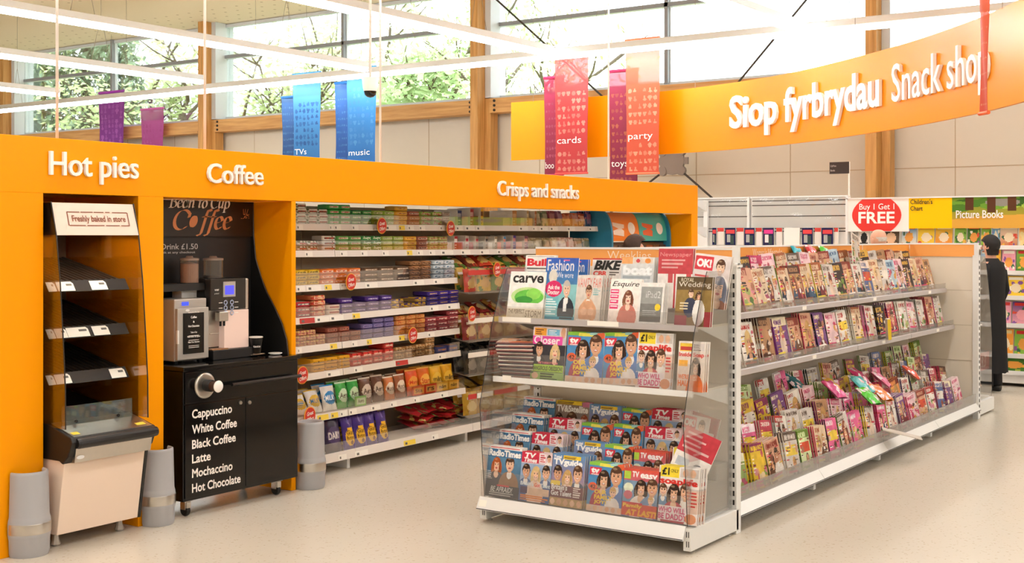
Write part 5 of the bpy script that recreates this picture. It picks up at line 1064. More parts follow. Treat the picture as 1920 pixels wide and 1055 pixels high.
# ------------------------------------------------------------------ magazine covers
MW, MH = 80, 106
SK = ['e8b48f', 'dca27c', 'efc2a0', 'd6a07a']; HR = ['2a1a14', '4a2c1c', '7a4a26', 'c99a58', '8f3a1f', 'dcb878']; CL = ['22304a', '2a2a2e', '7a2c34', 'e6dcd0', '3c5a78', '6a4630']
def cov(fn):
    im = canvas(MW, MH, 'e8e2da'); fn(im, random.Random(fn.__name__)); im[:] = np.clip(im, 0, 1) ** .82; print_grain(im, len(fn.__name__) * 7 + ord(fn.__name__[2])); return im
def c_radio(i, r):
    i[:] = canvas(MW, MH, '4f8ab8', '3a444c'); rect(i, 0, 0, 1, .055, 'f2ece6'); rect(i, .06, .015, .92, .04, 'c94a52'); figure(i, .28, .37, .115, SK[2], 'a8481f', '34363c', True, False); figure(i, .67, .34, .125, SK[2], '3a2418', '8a6244', False, False)
    rect(i, 0, .055, 1, .22, '2f5f8c'); stamp(i, 'RadioTimes', .03, .07, .97, .20, 'fbf9f6', .04); rect(i, 0, .76, 1, 1, '33363a'); rect(i, .34, .755, .7, .785, 'd8474a'); stamp(i, 'BE AFRAID!', .16, .79, .8, .89, 'f4f0ea', .0, .2); lines(i, .12, .91, .88, 2, .035, .015, 'b8b4ae', r, .8); lines(i, .04, .5, .2, 5, .035, .014, 'e6e0da', r)
def c_tvtimes(i, r):
    i[:] = canvas(MW, MH, 'e6c8cc', '7a8fb4'); rect(i, 0, 0, .56, .22, 'c8243a'); stamp(i, 'TV', .1, .02, .46, .12, 'ffffff', .04, .15); stamp(i, 'Times', .08, .12, .5, .21, 'ffffff', .03, .15); rect(i, .58, .02, .78, .2, 'f3dde0'); lines(i, .6, .04, .77, 4, .04, .02, 'c8343f', r); figure(i, .88, .10, .06, SK[0], HR[0], 'f0e4e0')
    rect(i, 0, .24, 1, 1, '8fa8cc'); figure(i, .18, .40, .12, SK[1], HR[0], '3f5a90'); figure(i, .82, .39, .12, SK[0], HR[0], '34508a'); figure(i, .5, .43, .12, SK[2], HR[5], 'ecd0c0', True)
    stamp(i, "Britain's", .03, .60, .45, .68, 'dff2ff', .03); stamp(i, 'Got', .48, .61, .66, .69, 'e23a3f', .03); stamp(i, 'Talent', .68, .61, .98, .69, 'dff2ff', .03); rect(i, .04, .71, .26, .84, '3a2a4c'); rect(i, .3, .72, .96, .86, 'e0b89a'); lines(i, .05, .87, .95, 3, .04, .022, 'e0742a', r)
def c_tvguide(i, r):
    i[:] = canvas(MW, MH, '4f7fb4', 'b87a80'); rect(i, .34, .02, .86, .09, 'efc62a'); lines(i, .36, .035, .84, 2, .025, .012, '6a4a20', r); stamp(i, 'Total', .04, .03, .28, .085, 'ffffff', .03); stamp(i, 'TVguide', .05, .09, .92, .24, 'ffffff', .045); figure(i, .2, .38, .125, SK[1], HR[0], '5a74a8'); figure(i, .8, .36, .135, SK[0], HR[1], '3a4660'); figure(i, .5, .44, .115, SK[2], HR[3], 'f0cfc0', True)
    rect(i, .0, .52, .3, .6, 'e6c23a'); rect(i, 0, .60, 1, .86, '6a3c40'); stamp(i, "Britain's", .04, .58, .52, .69, 'ffffff', .02); stamp(i, 'Got Talent', .04, .70, .66, .80, 'ffffff', .02); lines(i, .7, .62, .95, 5, .04, .02, 'e8dcd4', r); rect(i, 0, .84, 1, 1, 'b8935c'); [ell(i, .1 + .2 * k, .92, .07, .06, r.choice(SK)) for k in range(5)]
def c_tvchoice(i, r):
    i[:] = canvas(MW, MH, '3f86c4', '4a7fb0'); rect(i, 0, 0, .5, .07, '7fc03a'); rect(i, .3, .01, .85, .08, 'e6dc4a'); rect(i, .6, 0, 1, .05, '8fc8c0'); ell(i, .9, .05, .12, .07, 'e2562f'); rect(i, .02, .10, .36, .26, 'd8283c'); stamp(i, 'tv', .06, .115, .3, .22, 'ffffff', .05); stamp(i, 'choice', .07, .225, .32, .26, 'ffffff', .02)
    figure(i, .44, .34, .15, SK[0], HR[0], 'a83248', True); figure(i, .78, .25, .165, SK[1], HR[1], '4a70b4'); figure(i, .72, .58, .09, SK[2], HR[3], 'f6ece6'); ell(i, .14, .50, .13, .085, 'd8542f'); stamp(i, '42', .06, .46, .22, .54, '2a1a14', .03)
    for w_, y, x1 in (('OUR', .55, .55), ('FAMILY', .655, .72), ('JOY!', .76, .55)): stamp(i, w_, .2, y, x1, y + .09, 'f6c828', .05)
    rect(i, 0, .87, 1, 1, 'e0c4b0'); [ell(i, .08 + .17 * k, .93, .06, .05, r.choice(SK + ['d8504a'])) for k in range(6)]
def c_tveasy(i, r):
    i[:] = canvas(MW, MH, 'd8432f', '5f86b4'); rect(i, .02, .06, .2, .22, 'a8cf3a'); stamp(i, 'TV', .24, .05, .42, .17, 'ffffff', .04); stamp(i, 'easy', .46, .08, .92, .22, 'ffffff', .03); rect(i, 0, .25, 1, .72, '6f8fb0'); figure(i, .5, .39, .135, SK[0], HR[0], 'f0e0d8', True); figure(i, .8, .36, .145, SK[1], HR[1], '6a88b0'); ell(i, .16, .40, .13, .1, 'dfe8c8'); ell(i, .16, .55, .12, .09, 'c45a6a'); figure(i, .78, .63, .07, SK[2], HR[3], 'd8c8d8')
    rect(i, .0, .70, .56, .73, 'c8242a'); rect(i, 0, .73, 1, .98, 'd4452a'); stamp(i, 'Family', .04, .73, .56, .83, 'ffd23a', .03); stamp(i, 'AT LAST!', .12, .84, .96, .97, 'ffb02a', .05, .15)
def c_soap(i, r):
    i[:] = canvas(MW, MH, 'f2ece6', 'e6d6d4'); rect(i, .04, .0, .5, .2, 'f4d52e'); stamp(i, '£1', .07, .03, .26, .17, '1c1815', .05); stamp(i, 'ONLY', .29, .05, .48, .11, '1c1815', .02); rect(i, .52, .02, .98, .18, 'd0c4bc'); ell(i, .66, .1, .07, .07, SK[1]); ell(i, .84, .1, .07, .07, SK[0]); stamp(i, 'soaplife', .03, .2, .97, .36, 'd4261f', .05)
    rect(i, 0, .37, 1, .72, 'c8bab4'); figure(i, .13, .44, .09, SK[2], HR[1], '5a84b0'); figure(i, .68, .44, .125, SK[0], HR[1], 'ece0d8'); figure(i, .4, .48, .13, SK[0], HR[0], 'b83a44', True); rect(i, .82, .40, 1, .8, 'd8b4a0'); lines(i, .83, .42, .98, 5, .06, .03, 'c83a34', r); rect(i, 0, .71, .8, .96, 'f0e0e4'); stamp(i, 'WHO WILL', .04, .73, .7, .83, 'd0346a', .04); stamp(i, 'BE DADDY?', .04, .84, .8, .95, 'd0346a', .04); ell(i, .84, .9, .14, .09, 'd88a60')
def c_closer(i, r):
    i[:] = canvas(MW, MH, 'e8d8d8', '6a6a70'); rect(i, .04, .02, .4, .16, 'f09a2e'); rect(i, .44, .04, .8, .15, '6fb8dc'); lines(i, .07, .05, .38, 3, .035, .018, '7a3c1c', r); lines(i, .47, .06, .78, 3, .03, .016, 'ffffff', r); ell(i, .91, .1, .07, .1, SK[1]); rect(i, 0, .17, .9, .33, 'e0409a'); stamp(i, 'Closer', .04, .17, .82, .32, 'fbeaf2', .02); rect(i, 0, .33, 1, .72, '2c2a2e'); figure(i, .22, .42, .11, SK[3], HR[0], '1c1c20'); figure(i, .70, .46, .11, SK[2], HR[5], '1c1a1c', True, False)
    stamp(i, 'TIME TO BREAK IT TO MUM', .2, .655, .8, .695, 'f0747a', .03); rect(i, .02, .71, .98, .84, 'a8d83a'); stamp(i, 'DANGEROUS OBSESSION!', .05, .735, .95, .82, '2a2a1c', .03); rect(i, 0, .85, 1, 1, '8fb85a'); lines(i, .3, .87, .95, 3, .045, .025, '3c4a2c', r); ell(i, .14, .92, .1, .06, SK[0])
def c_inside(i, r):
    i[:] = canvas(MW, MH, 'ece2d8', 'dfc2a8'); rect(i, .05, .04, .5, .2, 'f0c33a'); rect(i, .08, .10, .5, .18, 'c43a34'); rect(i, .55, .04, .96, .18, 'dcd2cc'); lines(i, .56, .06, .94, 4, .035, .016, '6a5a54', r); stamp(i, 'Inside Soap', .03, .22, .97, .33, 'd4322c', .04); rect(i, .04, .38, .38, .5, 'f0a63a'); figure(i, .68, .5, .14, SK[2], HR[0], 'e06a3a', True); stamp(i, "WE'RE NOT", .04, .66, .8, .76, 'e8662a', .04); stamp(i, 'HAUNTED', .04, .78, .94, .9, 'e8662a', .05)
def c_tvsat(i, r):
    i[:] = canvas(MW, MH, '8a6f5a', '5a5f70'); rect(i, 0, 0, .78, .08, 'efc62a'); lines(i, .03, .02, .74, 2, .03, .015, '5a3a1a', r); rect(i, .8, 0, 1, .1, 'c86a8a'); stamp(i, 'TV&Satellite', .03, .09, .97, .24, 'f4efe8', .035); figure(i, .5, .42, .15, SK[2], HR[1], '3a3a40', True); figure(i, .12, .4, .1, SK[0], HR[0], '3a2a2a'); figure(i, .88, .4, .1, SK[1], HR[4], '5a3a3a')
def c_carve(i, r):
    i[:] = canvas(MW, MH, 'f3f0ea', 'e0e2dc'); stamp(i, 'carve', .08, .08, .94, .24, '1c1a18', .03); ell(i, .54, .52, .46, .19, 'b8dc8a'); ell(i, .58, .54, .40, .16, '58b83a'); ell(i, .70, .47, .2, .12, '7fd24a'); ell(i, .45, .60, .24, .08, '2f8a2c'); rect(i, 0, .66, 1, .8, 'e9e6dc'); rect(i, 0, .78, 1, 1, 'd8c9ac'); stamp(i, 'THE PERFECT', .04, .80, .5, .89, '4a3420', .02); stamp(i, 'STORM', .52, .82, .96, .96, '4a3420', .0)
def c_fashion(i, r):
    i[:] = canvas(MW, MH, '2a4ab0', '4a9aa8'); stamp(i, 'Fashion', .05, .03, .86, .21, 'f4f2ee', .0); rect(i, .54, .03, .72, .05, 'e05a8a'); stamp(i, 'We wore', .36, .23, .86, .32, 'e8eef2', -.005); ell(i, .24, .3, .13, .11, 'd8d4c8'); rect(i, 0, .42, 1, 1, '7fc4c8'); rect(i, 0, .42, .45, 1, '6ab8c0'); ell(i, .28, .50, .26, .13, 'd8245a'); stamp(i, 'Ask the', .1, .44, .46, .51, 'ffffff', .02); stamp(i, 'Doctor', .1, .52, .46, .59, 'ffffff', .02)
    figure(i, .68, .50, .11, SK[2], 'b8b0a8', '23262e'); rect(i, .60, .66, .70, .86, 'eef0ee'); lines(i, .06, .66, .4, 8, .04, .018, 'e8f4f4', r); rect(i, 0, .94, 1, 1, '2a86a0'); lines(i, .5, .9, .95, 2, .05, .03, '20303a', r)
def c_vanity(i, r):
    i[:] = canvas(MW, MH, 'd8cfc6', 'c9b8a6'); stamp(i, 'VANITY FAIR', .03, .06, .97, .26, 'd84a3c', -.005); figure(i, .5, .36, .12, SK[3], HR[1], SK[3], False, False); ell(i, .5, .80, .36, .25, 'd0936a'); ell(i, .36, .78, .12, .09, 'dca27c'); ell(i, .64, .78, .12, .09, 'dca27c'); rect(i, .16, .86, .84, .93, 'c98a62'); lines(i, .68, .28, .96, 4, .04, .02, '6fa8a8', r); lines(i, .08, .95, .92, 1, .04, .03, 'efe8e0', r)
def c_esquire(i, r):
    i[:] = canvas(MW, MH, 'f4efe8', 'f0dcd0'); stamp(i, 'Esquire', .06, .05, .95, .2, '17130f', .01, .3); figure(i, .62, .42, .13, 'f0c8ae', '6a3420', 'c46a5a', True, False); rect(i, .02, .22, .36, .70, 'f0e0dc')
    for k in range(4): rect(i, .03, .24 + k * .115, .3, .33 + k * .115, 'dc3a6a')
    lines(i, .05, .26, .28, 4, .115, .03, 'f8e0e8', r, .8); ell(i, .6, .9, .3, .16, 'c86a5a')
def c_tablet(i, r):
    i[:] = canvas(MW, MH, 'ece8e2'); rect(i, .1, .09, .92, .93, '8f908c'); rect(i, .1, .5, .92, .93, '6f6e6a'); rect(i, .1, .8, .92, .93, '4f4a44'); stamp(i, 'iPad2', .3, .2, .86, .36, 'd8dad8', -.01); ell(i, .78, .58, .11, .085, 'f0c92a'); lines(i, .2, .66, .8, 3, .045, .015, 'b8b8b4', r, .8)
def c_wedding(i, r):
    i[:] = canvas(MW, MH, '4a3a22', '7a5a34'); stamp(i, 'ROYAL', .12, .02, .48, .10, 'e6d8b8', -.005); stamp(i, 'Wedding', .06, .10, .95, .23, 'f2e8d4', -.01); rect(i, 0, .26, 1, .7, '8a6c34'); figure(i, .42, .34, .075, SK[2], '4a3020', '2c3044', False); figure(i, .64, .38, .07, SK[1], '3c2416', 'f0ece6', True); ell(i, .40, .62, .17, .2, '2c3044'); ell(i, .66, .72, .17, .26, 'f2eee8'); rect(i, 0, .78, .34, 1, '8a2430'); rect(i, .82, .7, 1, 1, '8f2c30'); lines(i, .12, .52, .4, 3, .055, .03, 'd8c9a0', r)
def c_bike(i, r):
    i[:] = canvas(MW, MH, 'e6e0da', 'c0b4aa'); rect(i, 0, 0, 1, .03, 'c83a34'); stamp(i, 'BIKE', .05, .04, .95, .25, '1a1816', .06, .25); stamp(i, 'CBR', .04, .27, .5, .38, 'd83a30', .05); lines(i, .56, .28, .95, 2, .05, .03, '5a504a', r); ell(i, .5, .65, .36, .2, '3c4a7a')
def c_boat(i, r):
    i[:] = canvas(MW, MH, 'd8d8d4', 'b8c4cc'); rect(i, 0, 0, .34, .13, 'f0a05a'); rect(i, .36, .02, .95, .12, 'dcc8b4'); ell(i, .5, .07, .06, .04, 'c83a3a'); ell(i, .8, .07, .09, .05, 'f08a3a'); stamp(i, 'boat', .05, .16, .95, .36, 'f4f6f6', .05); rect(i, .05, .38, .9, .43, '9aa4aa'); ell(i, .5, .7, .4, .12, 'f0f2f2')
def c_build(i, r):
    i[:] = canvas(MW, MH, 'f2efea', 'd8d8d4'); rect(i, .05, .02, .95, .04, 'b8b0a8'); stamp(i, 'Build', .06, .07, .96, .23, 'd8262f', .05); lines(i, .06, .26, .9, 1, .04, .03, '5a5450', r, .9); rect(i, .1, .34, .95, .9, '8aa0b8')
def c_ok(i, r):
    i[:] = canvas(MW, MH, 'e8dcd8', 'b8a8a8'); rect(i, .03, .04, .52, .3, 'd8323c'); stamp(i, 'OK!', .07, .09, .48, .25, 'ffffff', .05); figure(i, .74, .22, .12, SK[2], HR[1], 'e6e0dc'); figure(i, .76, .62, .18, SK[2], '6a6e80', '8a5a48', True, False); lines(i, .06, .4, .45, 5, .07, .035, 'c84a4a', r)
def c_leaflet(i, r):
    i[:] = canvas(MW, MH, 'c23a40'); stamp(i, 'Newspaper', .05, .06, .95, .15, 'e89a98', -.01); lines(i, .1, .18, .9, 3, .06, .03, 'e09a98', r); rect(i, 0, .42, .47, 1, 'efe6de'); rect(i, .53, .42, 1, 1, 'efe6de'); rect(i, .3, .42, .44, .58, 'c8484a'); rect(i, .82, .42, .96, .58, 'c8484a')
def c_slip(i, r):
    i[:] = canvas(MW, MH, 'f3ece4'); rect(i, 0, 0, 1, .52, 'c4303a'); lines(i, .1, .08, .9, 4, .1, .04, 'eab8b4', r); rect(i, .1, .62, .45, .8, 'b8c0c8'); ell(i, .7, .72, .12, .08, '4a4a52'); ell(i, .85, .9, .1, .07, 'd8463c')
DES = {f.__name__[2:]: f for f in (c_radio, c_tvtimes, c_tvguide, c_tvchoice, c_tveasy, c_soap, c_closer, c_inside, c_tvsat, c_carve, c_fashion, c_vanity, c_esquire, c_tablet, c_wedding, c_bike, c_boat, c_build, c_ok, c_leaflet, c_slip)}
WORDS = {'radio': 'listings magazine with redhead and man in brown', 'tvtimes': 'red cornered listings magazine', 'tvguide': 'listings magazine with white title and yellow strip', 'tvchoice': 'listings magazine with rainbow strip',
         'tveasy': 'red topped listings magazine', 'soap': 'soap magazine with yellow price corner', 'closer': 'gossip magazine with pink title and lime band', 'inside': 'soap magazine with red title and orange headline', 'tvsat': 'brown listings magazine with yellow strip', 'carve': 'surf magazine with green wave',
         'fashion': 'blue fashion magazine with suited man', 'vanity': 'grey magazine with bare-chested man', 'esquire': 'white magazine with red-haired woman', 'tablet': 'magazine showing grey tablet', 'wedding': 'brown royal wedding magazine', 'bike': 'motorbike magazine with black slanted title', 'boat': 'pale grey boating magazine',
         'build': 'white building magazine with red title', 'ok': 'celebrity magazine with red title square', 'leaflet': 'red and white wrapped newspaper supplement', 'slip': 'red and white subscription leaflet'}
COVERS = {}
def cover(k):
    if k not in COVERS: COVERS[k] = cov(DES[k])
    return COVERS[k]
def mag_mesh(w, h, t_, im, spine='e9e1d6', edge='ebe4da', bow=.0):
    nh, nx = im.shape[:2]; P = np.zeros((nh + 1, nx + 1, 3))
    for j in range(nh + 1):
        for i in range(nx + 1): P[j, i] = ((i / nx - .5) * w, -t_ / 2 + bow * math.sin(math.pi * j / nh) * .5, j / nh * h)
    mb = MB().grid(P, im[::-1]); y0, y1 = -t_ / 2, t_ / 2
    ys = [(y0 + bow * math.sin(math.pi * j / 6) * .5, y1 + bow * math.sin(math.pi * j / 6) * .5) for j in range(7)]
    for s, c_ in ((-1, spine), (1, edge)):
        for j in range(6):
            q = [(s * w / 2, ys[j][0], h * j / 6), (s * w / 2, ys[j][1], h * j / 6), (s * w / 2, ys[j + 1][1], h * (j + 1) / 6), (s * w / 2, ys[j + 1][0], h * (j + 1) / 6)]; mb.quad(q if s > 0 else q[::-1], c_)
    for j in range(6): mb.quad([(w / 2, ys[j][1], h * j / 6), (-w / 2, ys[j][1], h * j / 6), (-w / 2, ys[j + 1][1], h * (j + 1) / 6), (w / 2, ys[j + 1][1], h * (j + 1) / 6)], 'd9d0c4')
    mb.quad([(-w / 2, y0, h), (w / 2, y0, h), (w / 2, y1, h), (-w / 2, y1, h)], edge); mb.quad([(-w / 2, y1, 0), (w / 2, y1, 0), (w / 2, y0, 0), (-w / 2, y0, 0)], edge)
    return mb
COPY = ['', ' second copy', ' third copy', ' fourth copy', ' fifth copy', ' sixth copy', ' seventh copy', ' eighth copy', ' ninth copy', ' tenth copy', ' eleventh copy', ' twelfth copy', ' thirteenth copy', ' fourteenth copy']
def face_out(des, px0, px1, py0, X, zb, lean, copies, where, group, py1=None, yaw=0.0, roll=0.0, th=.006, gap=.008, spine='e9e1d6', h=None):
    """a magazine standing on the end unit, cover towards the camera side (-x)"""
    ya, yb = y_on(px0, X), y_on(px1, X); w = abs(ya - yb); yc = (ya + yb) / 2
    if h is None:
        h = .28
        for _ in range(6): h = (z_on(py0, X + h * math.sin(lean), yc) - zb) / math.cos(lean)
    key = ('mag', des, round(w, 2), round(h, 2)); 
    for c in range(copies):
        lab = WORDS[des] + ' ' + where + (',' + COPY[c] + ' behind' if c else '')
        put('listings_magazine' if des in ('radio', 'tvtimes', 'tvguide', 'tvchoice', 'tveasy', 'tvsat') else 'magazine', key, lambda: mag_mesh(w, h, th, cover(des), spine), lab, 'magazine', group,
            (X + c * (th + gap) , yc - c * .002 * (1 + (c % 3)), zb + .002 + abs(roll) * w / 2), (-lean + c * .004, roll, -math.pi / 2 + yaw), PR)
ZA, ZB_, ZC_ = BASEZ, .825, 1.165
# steps that raise the back rows
stp = MB(); 
for k, (x, z) in enumerate(((5.96, .225), (6.09, .31), (6.22, .395))): MB().box(x, 6.37, EY0 + .056, EY1 - .056, (BASEZ if k == 0 else (.225, .31)[k - 1]) + .0005, z).build('tier_step', PLEXG if False else mat('step_grey', '9a928c', .5, vary=.02), ec)
MB().box(6.16, 6.37, EY0 + .056, EY1 - .056, 1.1655, 1.245).build('tier_step', mat('step_grey', '9a928c', .5, vary=.02), ec)
G1, G2, G3 = 'magazines on the top shelf of the end stand', 'magazines on the middle shelf of the end stand', 'magazines in tiers at the bottom of the end stand'
for a in (('carve', 949, 1016, 510, 5.985, ZC_, .20, 2), ('fashion', 1018, 1079, 484, 6.01, ZC_, .12, 1), ('vanity', 1076, 1123, 517, 5.985, ZC_, .18, 6), ('esquire', 1139, 1196, 524, 5.985, ZC_, .18, 2), ('tablet', 1193, 1241, 531, 5.98, ZC_, .18, 3), ('wedding', 1264, 1331, 520, 5.985, ZC_, .16, 2)):
    face_out(*a, 'in the front row of the top shelf', G1)
for a in (('build', 980, 1036, 479, 6.22, .14, 2), ('fashion', 1050, 1098, 487, 6.12, .10, 2), ('bike', 1106, 1164, 485, 6.22, .14, 3), ('boat', 1161, 1222, 483, 6.21, .14, 3), ('leaflet', 1231, 1296, 467, 6.22, .10, 2), ('ok', 1290, 1358, 482, 6.21, .14, 2)):
    face_out(a[0], a[1], a[2], a[3], a[4], 1.245 if a[0] != 'fashion' else ZC_, a[5], a[6], 'at the back of the top shelf', G1, roll=.10 if a[0] == 'ok' else 0)
for a in (('closer', 994, 1056, 614, .14, 3), ('tvchoice', 1059, 1128, 624, .14, 5), ('tvchoice', 1130, 1196, 626, .16, 4), ('soap', 1191, 1257, 625, .14, 2), ('inside', 1268, 1318, 641, .14, 3)):
    face_out(a[0], a[1], a[2], a[3], 5.935, ZB_, a[4], a[5], 'on the middle shelf' + (' beside the gossip magazine' if a[1] == 1059 else ' beside the soap magazine' if a[1] == 1130 else ''), G2, roll=-.05 if a[1] == 1130 else 0)
TIER = [(5.835, BASEZ, 'front base tier'), (5.985, .225, 'second base tier'), (6.115, .31, 'third base tier'), (6.245, .395, 'top base tier')]
for row, its in enumerate(((('radio', 909, 972, 838, 4), ('tvtimes', 972, 1030, 849, 4), ('tvguide', 1029, 1091, 853, 7), ('tvchoice', 1099, 1165, 869, 5), ('tveasy', 1164, 1233, 881, 7), ('soap', 1230, 1306, 876, 5)),
                           (('radio', 930, 988, 808, 4), ('tvtimes', 991, 1050, 814, 5), ('tvguide', 1071, 1128, 828, 4), ('tvchoice', 1128, 1184, 836, 5), ('tveasy', 1181, 1243, 846, 5), ('soap', 1255, 1318, 842, 2)),
                           (('radio', 954, 1014, 777, 5), ('tvtimes', 1024, 1084, 786, 4), ('tvchoice', 1085, 1143, 795, 4), ('tvchoice', 1145, 1200, 797, 3), ('tvtimes', 1204, 1272, 803, 4)),
                           (('radio', 976, 1035, 746, 5), ('tvsat', 1037, 1099, 753, 3), ('tvguide', 1100, 1160, 760, 3), ('tvchoice', 1161, 1217, 766, 4), ('tvtimes', 1217, 1285, 769, 6)))):
    X, zb, tn = TIER[row]
    for i, (d, p0, p1, py, n) in enumerate(its):
        face_out(d, p0, p1, py, X, zb, .16, n, 'in the %s%s' % (tn, ', beside its twin' if (row, i) == (2, 3) else ''), G3)
face_out('slip', 1250, 1318, 818, 5.93, .33, .30, 1, 'lying across the bottom tiers by the clear side', G3, roll=.32, h=.26)
for k, (X, y, z, yaw, roll, lean) in enumerate(((6.05, 2.985, .16, -.9, .12, .1), (6.13, 2.975, .235, -1.0, .2, .1), (6.2, 2.98, .32, -.8, .1, .12), (6.26, 2.99, .40, -.7, .15, .2), (6.2, 3.0, .40, -.9, .05, .2), (6.02, 2.98, .24, -.95, .0, .25))):
    put('magazine', ('side', 'slip' if k % 2 else 'ok'), lambda: mag_mesh(.2, .26, .006, cover('slip' if k % 2 else 'ok'), 'd8463c'), 'slouching %s tucked against the clear side, %s of six' % ('red leaflet' if k % 2 else 'celebrity magazine', ordinal(k)), 'magazine', 'magazines slouching against the clear side', (X, y + .11, z), (-lean, roll, -math.pi / 2 + yaw * .35), PR)
# pile lying on the middle shelf, fanned out
for k in range(28):
    put('magazine', ('fan', k % 3), lambda: mag_mesh(.215, .285, .0066, cover(('inside', 'slip', 'tveasy')[k % 3]), ('b8463c', 'd8cfc6', '3a3a40')[k % 3], ('8a5a58', 'ddd4ca', '4a4448')[k % 3]), 'magazine lying in the fanned pile, %s from its bottom, middle shelf' % ordinal(k), 'magazine', 'fanned magazine pile on the middle shelf',
        (5.93 + .012 * math.sin(k * .5) - .0012 * k + .006 * math.sin(k * 2.3), 4.075 + .004 * math.sin(k * 1.7), ZB_ + .005 + k * .0075), (-math.pi / 2, 0, -math.pi / 2 + .02 + k * .017), PR)

# ------------------------------------------------------------------ magazines along the side shelves
GW, GH_ = 30, 40
PAL = [('f0ccd0', 'c83a6a', 'pale pink'), ('ece4da', 'b8342e', 'white'), ('e9c23a', '8a2a5a', 'yellow'), ('d9e6b0', '6a8a2a', 'pale lime'), ('b8d0dc', '2f5a86', 'pale blue'), ('d8a488', '8f3426', 'peach'), ('7a4a86', 'f0e0c0', 'violet'), ('3a2a2c', 'e0b04a', 'black and gold'), ('e3c9a8', 'a4562c', 'cream'), ('c84a5c', 'fbeae0', 'rose red'), ('d9cfc6', '6a564a', 'off-white'), ('b88a64', '4f2c1c', 'tan'), ('e86a9a', 'fff0f4', 'hot pink'), ('8aa05a', 'f2ecd0', 'moss green'), ('5a6a9a', 'f0dcd0', 'slate blue'), ('f0a05a', '7a2a1c', 'orange')]
KIND = ['portrait', 'twin portrait', 'long-haired model', 'patterned', 'garden', 'striped headline']
def side_cover(pal, kind, seed):
    r = random.Random(seed); a, b, _ = PAL[pal]; im = canvas(GW, GH_, a); x = r.uniform(.04, .12); tw = r.uniform(.5, .95); th_ = r.uniform(.10, .15); st = r.randrange(4)
    if st == 1: rect(im, 0, 0, 1, .2, b)
    if st == 2: rect(im, 0, 0, tw, .17, b)
    tc_ = a if st in (1, 2) else b
    while x < tw - .05:
        q = r.uniform(.07, .11); y = .04 + r.uniform(0, .015)
        g = r.randrange(4); ell(im, x + q / 2, y + th_ / 2, q / 2, th_ / 2, tc_)
        if g < 2: ell(im, x + q / 2, y + th_ / 2, q / 4.5, th_ / 4.5, b if st in (1, 2) else a)
        elif g == 2: rect(im, x, y, x + q * .4, y + th_, tc_)
        x += q + .015
    if kind == 0: figure(im, .55, .46, .21, r.choice(SK), r.choice(HR), r.choice(CL), r.random() < .6)
    elif kind == 1: figure(im, .32, .42, .13, r.choice(SK), r.choice(HR), r.choice(CL), True); figure(im, .70, .40, .13, r.choice(SK), r.choice(HR), r.choice(CL))
    elif kind == 2: ell(im, .55, .68, .2, .34, r.choice(['e8d0b8', 'c87a6a', 'e0c0a8'])); figure(im, .55, .34, .10, r.choice(SK), r.choice(HR[1:]), 'e6cdb8', True)
    elif kind == 3: [ell(im, r.random(), r.uniform(.25, .9), r.uniform(.06, .16), r.uniform(.04, .1), r.choice([b, 'efe6da', 'd8a04a', 'a8506a'])) for _ in range(9)]
    elif kind == 4: [ell(im, r.random(), r.uniform(.45, .95), .14, .08, r.choice(['7a9a4a', 'a8b86a', '5a7a3a', 'd88a9a', 'e8d0a8'])) for _ in range(10)]
    else: rect(im, .05, .3, .95, .55, r.choice(['d8502f', 'f0d04a', 'efe6da'])); figure(im, .6, .74, .12, r.choice(SK), r.choice(HR), r.choice(CL))
    for k in range(5): rect(im, .05, .25 + k * .07, .05 + r.uniform(.12, .26), .28 + k * .07, r.choice([b, 'fbf4ec', 'd8345a', 'f0d04a']))
    for k in range(3): ell(im, r.random(), r.uniform(.2, 1), r.uniform(.05, .14), r.uniform(.04, .1), r.choice(['b87a5c', '8a4a3c', 'd8a080', '5a3430', 'e0c4b0', 'c85a6a']))
    for k in range(2): rect(im, .06, .82 + k * .08, r.uniform(.5, .92), .87 + k * .08, r.choice([b, 'f6e04a', 'e8407a', 'fbf4ec']))
    inks = [b, 'efe6dc', '2c2420', 'c8303f', 'e0b83a', '7a4a38', 'b8886a']
    for k in range(14): x_, y_, w_ = r.choice((r.uniform(0, .2), r.uniform(.6, .9))), r.uniform(.2, .95), r.uniform(.08, .3); rect(im, x_, y_, x_ + w_, y_ + .028, r.choice(inks))
    im[:] = im * .86; print_grain(im, seed, .22); return im
SPINES = ['7a2a6a', 'c83a5a', '2a2a30', 'e9e1d6', 'efe8de', 'b8b0a8', 'd8c23a', '4a3a6a', 'a83a30', 'e06a9a', 'd9d0c4', '6a8a3a']
SR = random.Random(77)
def side_row(nm_, X0, X1, Y, zb, lean, hts, step, ncopy, where, group, seed, pals, dx=.006, dy=.0115, tilt=.05):
    r = random.Random(seed); x = X0; i = 0
    while x < X1 - .16:
        w = r.uniform(.18, .215); h = r.uniform(*hts); n = r.randint(*ncopy); pal = r.choice(pals); kind = r.randrange(6); sp_ = r.choice(SPINES); key = ('side', seed, i); tl = r.uniform(-tilt, tilt); x += dx * (n - 1) * .85
        for c in range(n):
            put(nm_, key, lambda: mag_mesh(w, h, .007, side_cover(pal, kind, seed * 100 + i), sp_, PAL[pal][0] if r.random() < .4 else 'ebe4da'), '%s %s magazine,%s %s pile, %s' % (PAL[pal][2], KIND[kind], (COPY[c] + ' in') if c else ' front of', ordinal(i), where), 'magazine', group,
                (x + w / 2 - c * dx * (1 + .5 * math.sin(i)), Y + c * dy, zb + .003 + (c % 2) * .002 + (abs(tl) + .012) * w / 2), (-lean - c * .003, tl + r.uniform(-.012, .012), r.uniform(-.03, .03)), PR)
        x += w + r.uniform(*step) ; i += 1
SOFT = [0, 1, 5, 5, 8, 8, 10, 10, 11, 11, 5, 0, 4, 9, 14, 7, 7, 11]; LOUD = [0, 1, 2, 3, 5, 7, 8, 9, 10, 12, 12, 13, 14, 15, 6, 11, 10, 1]
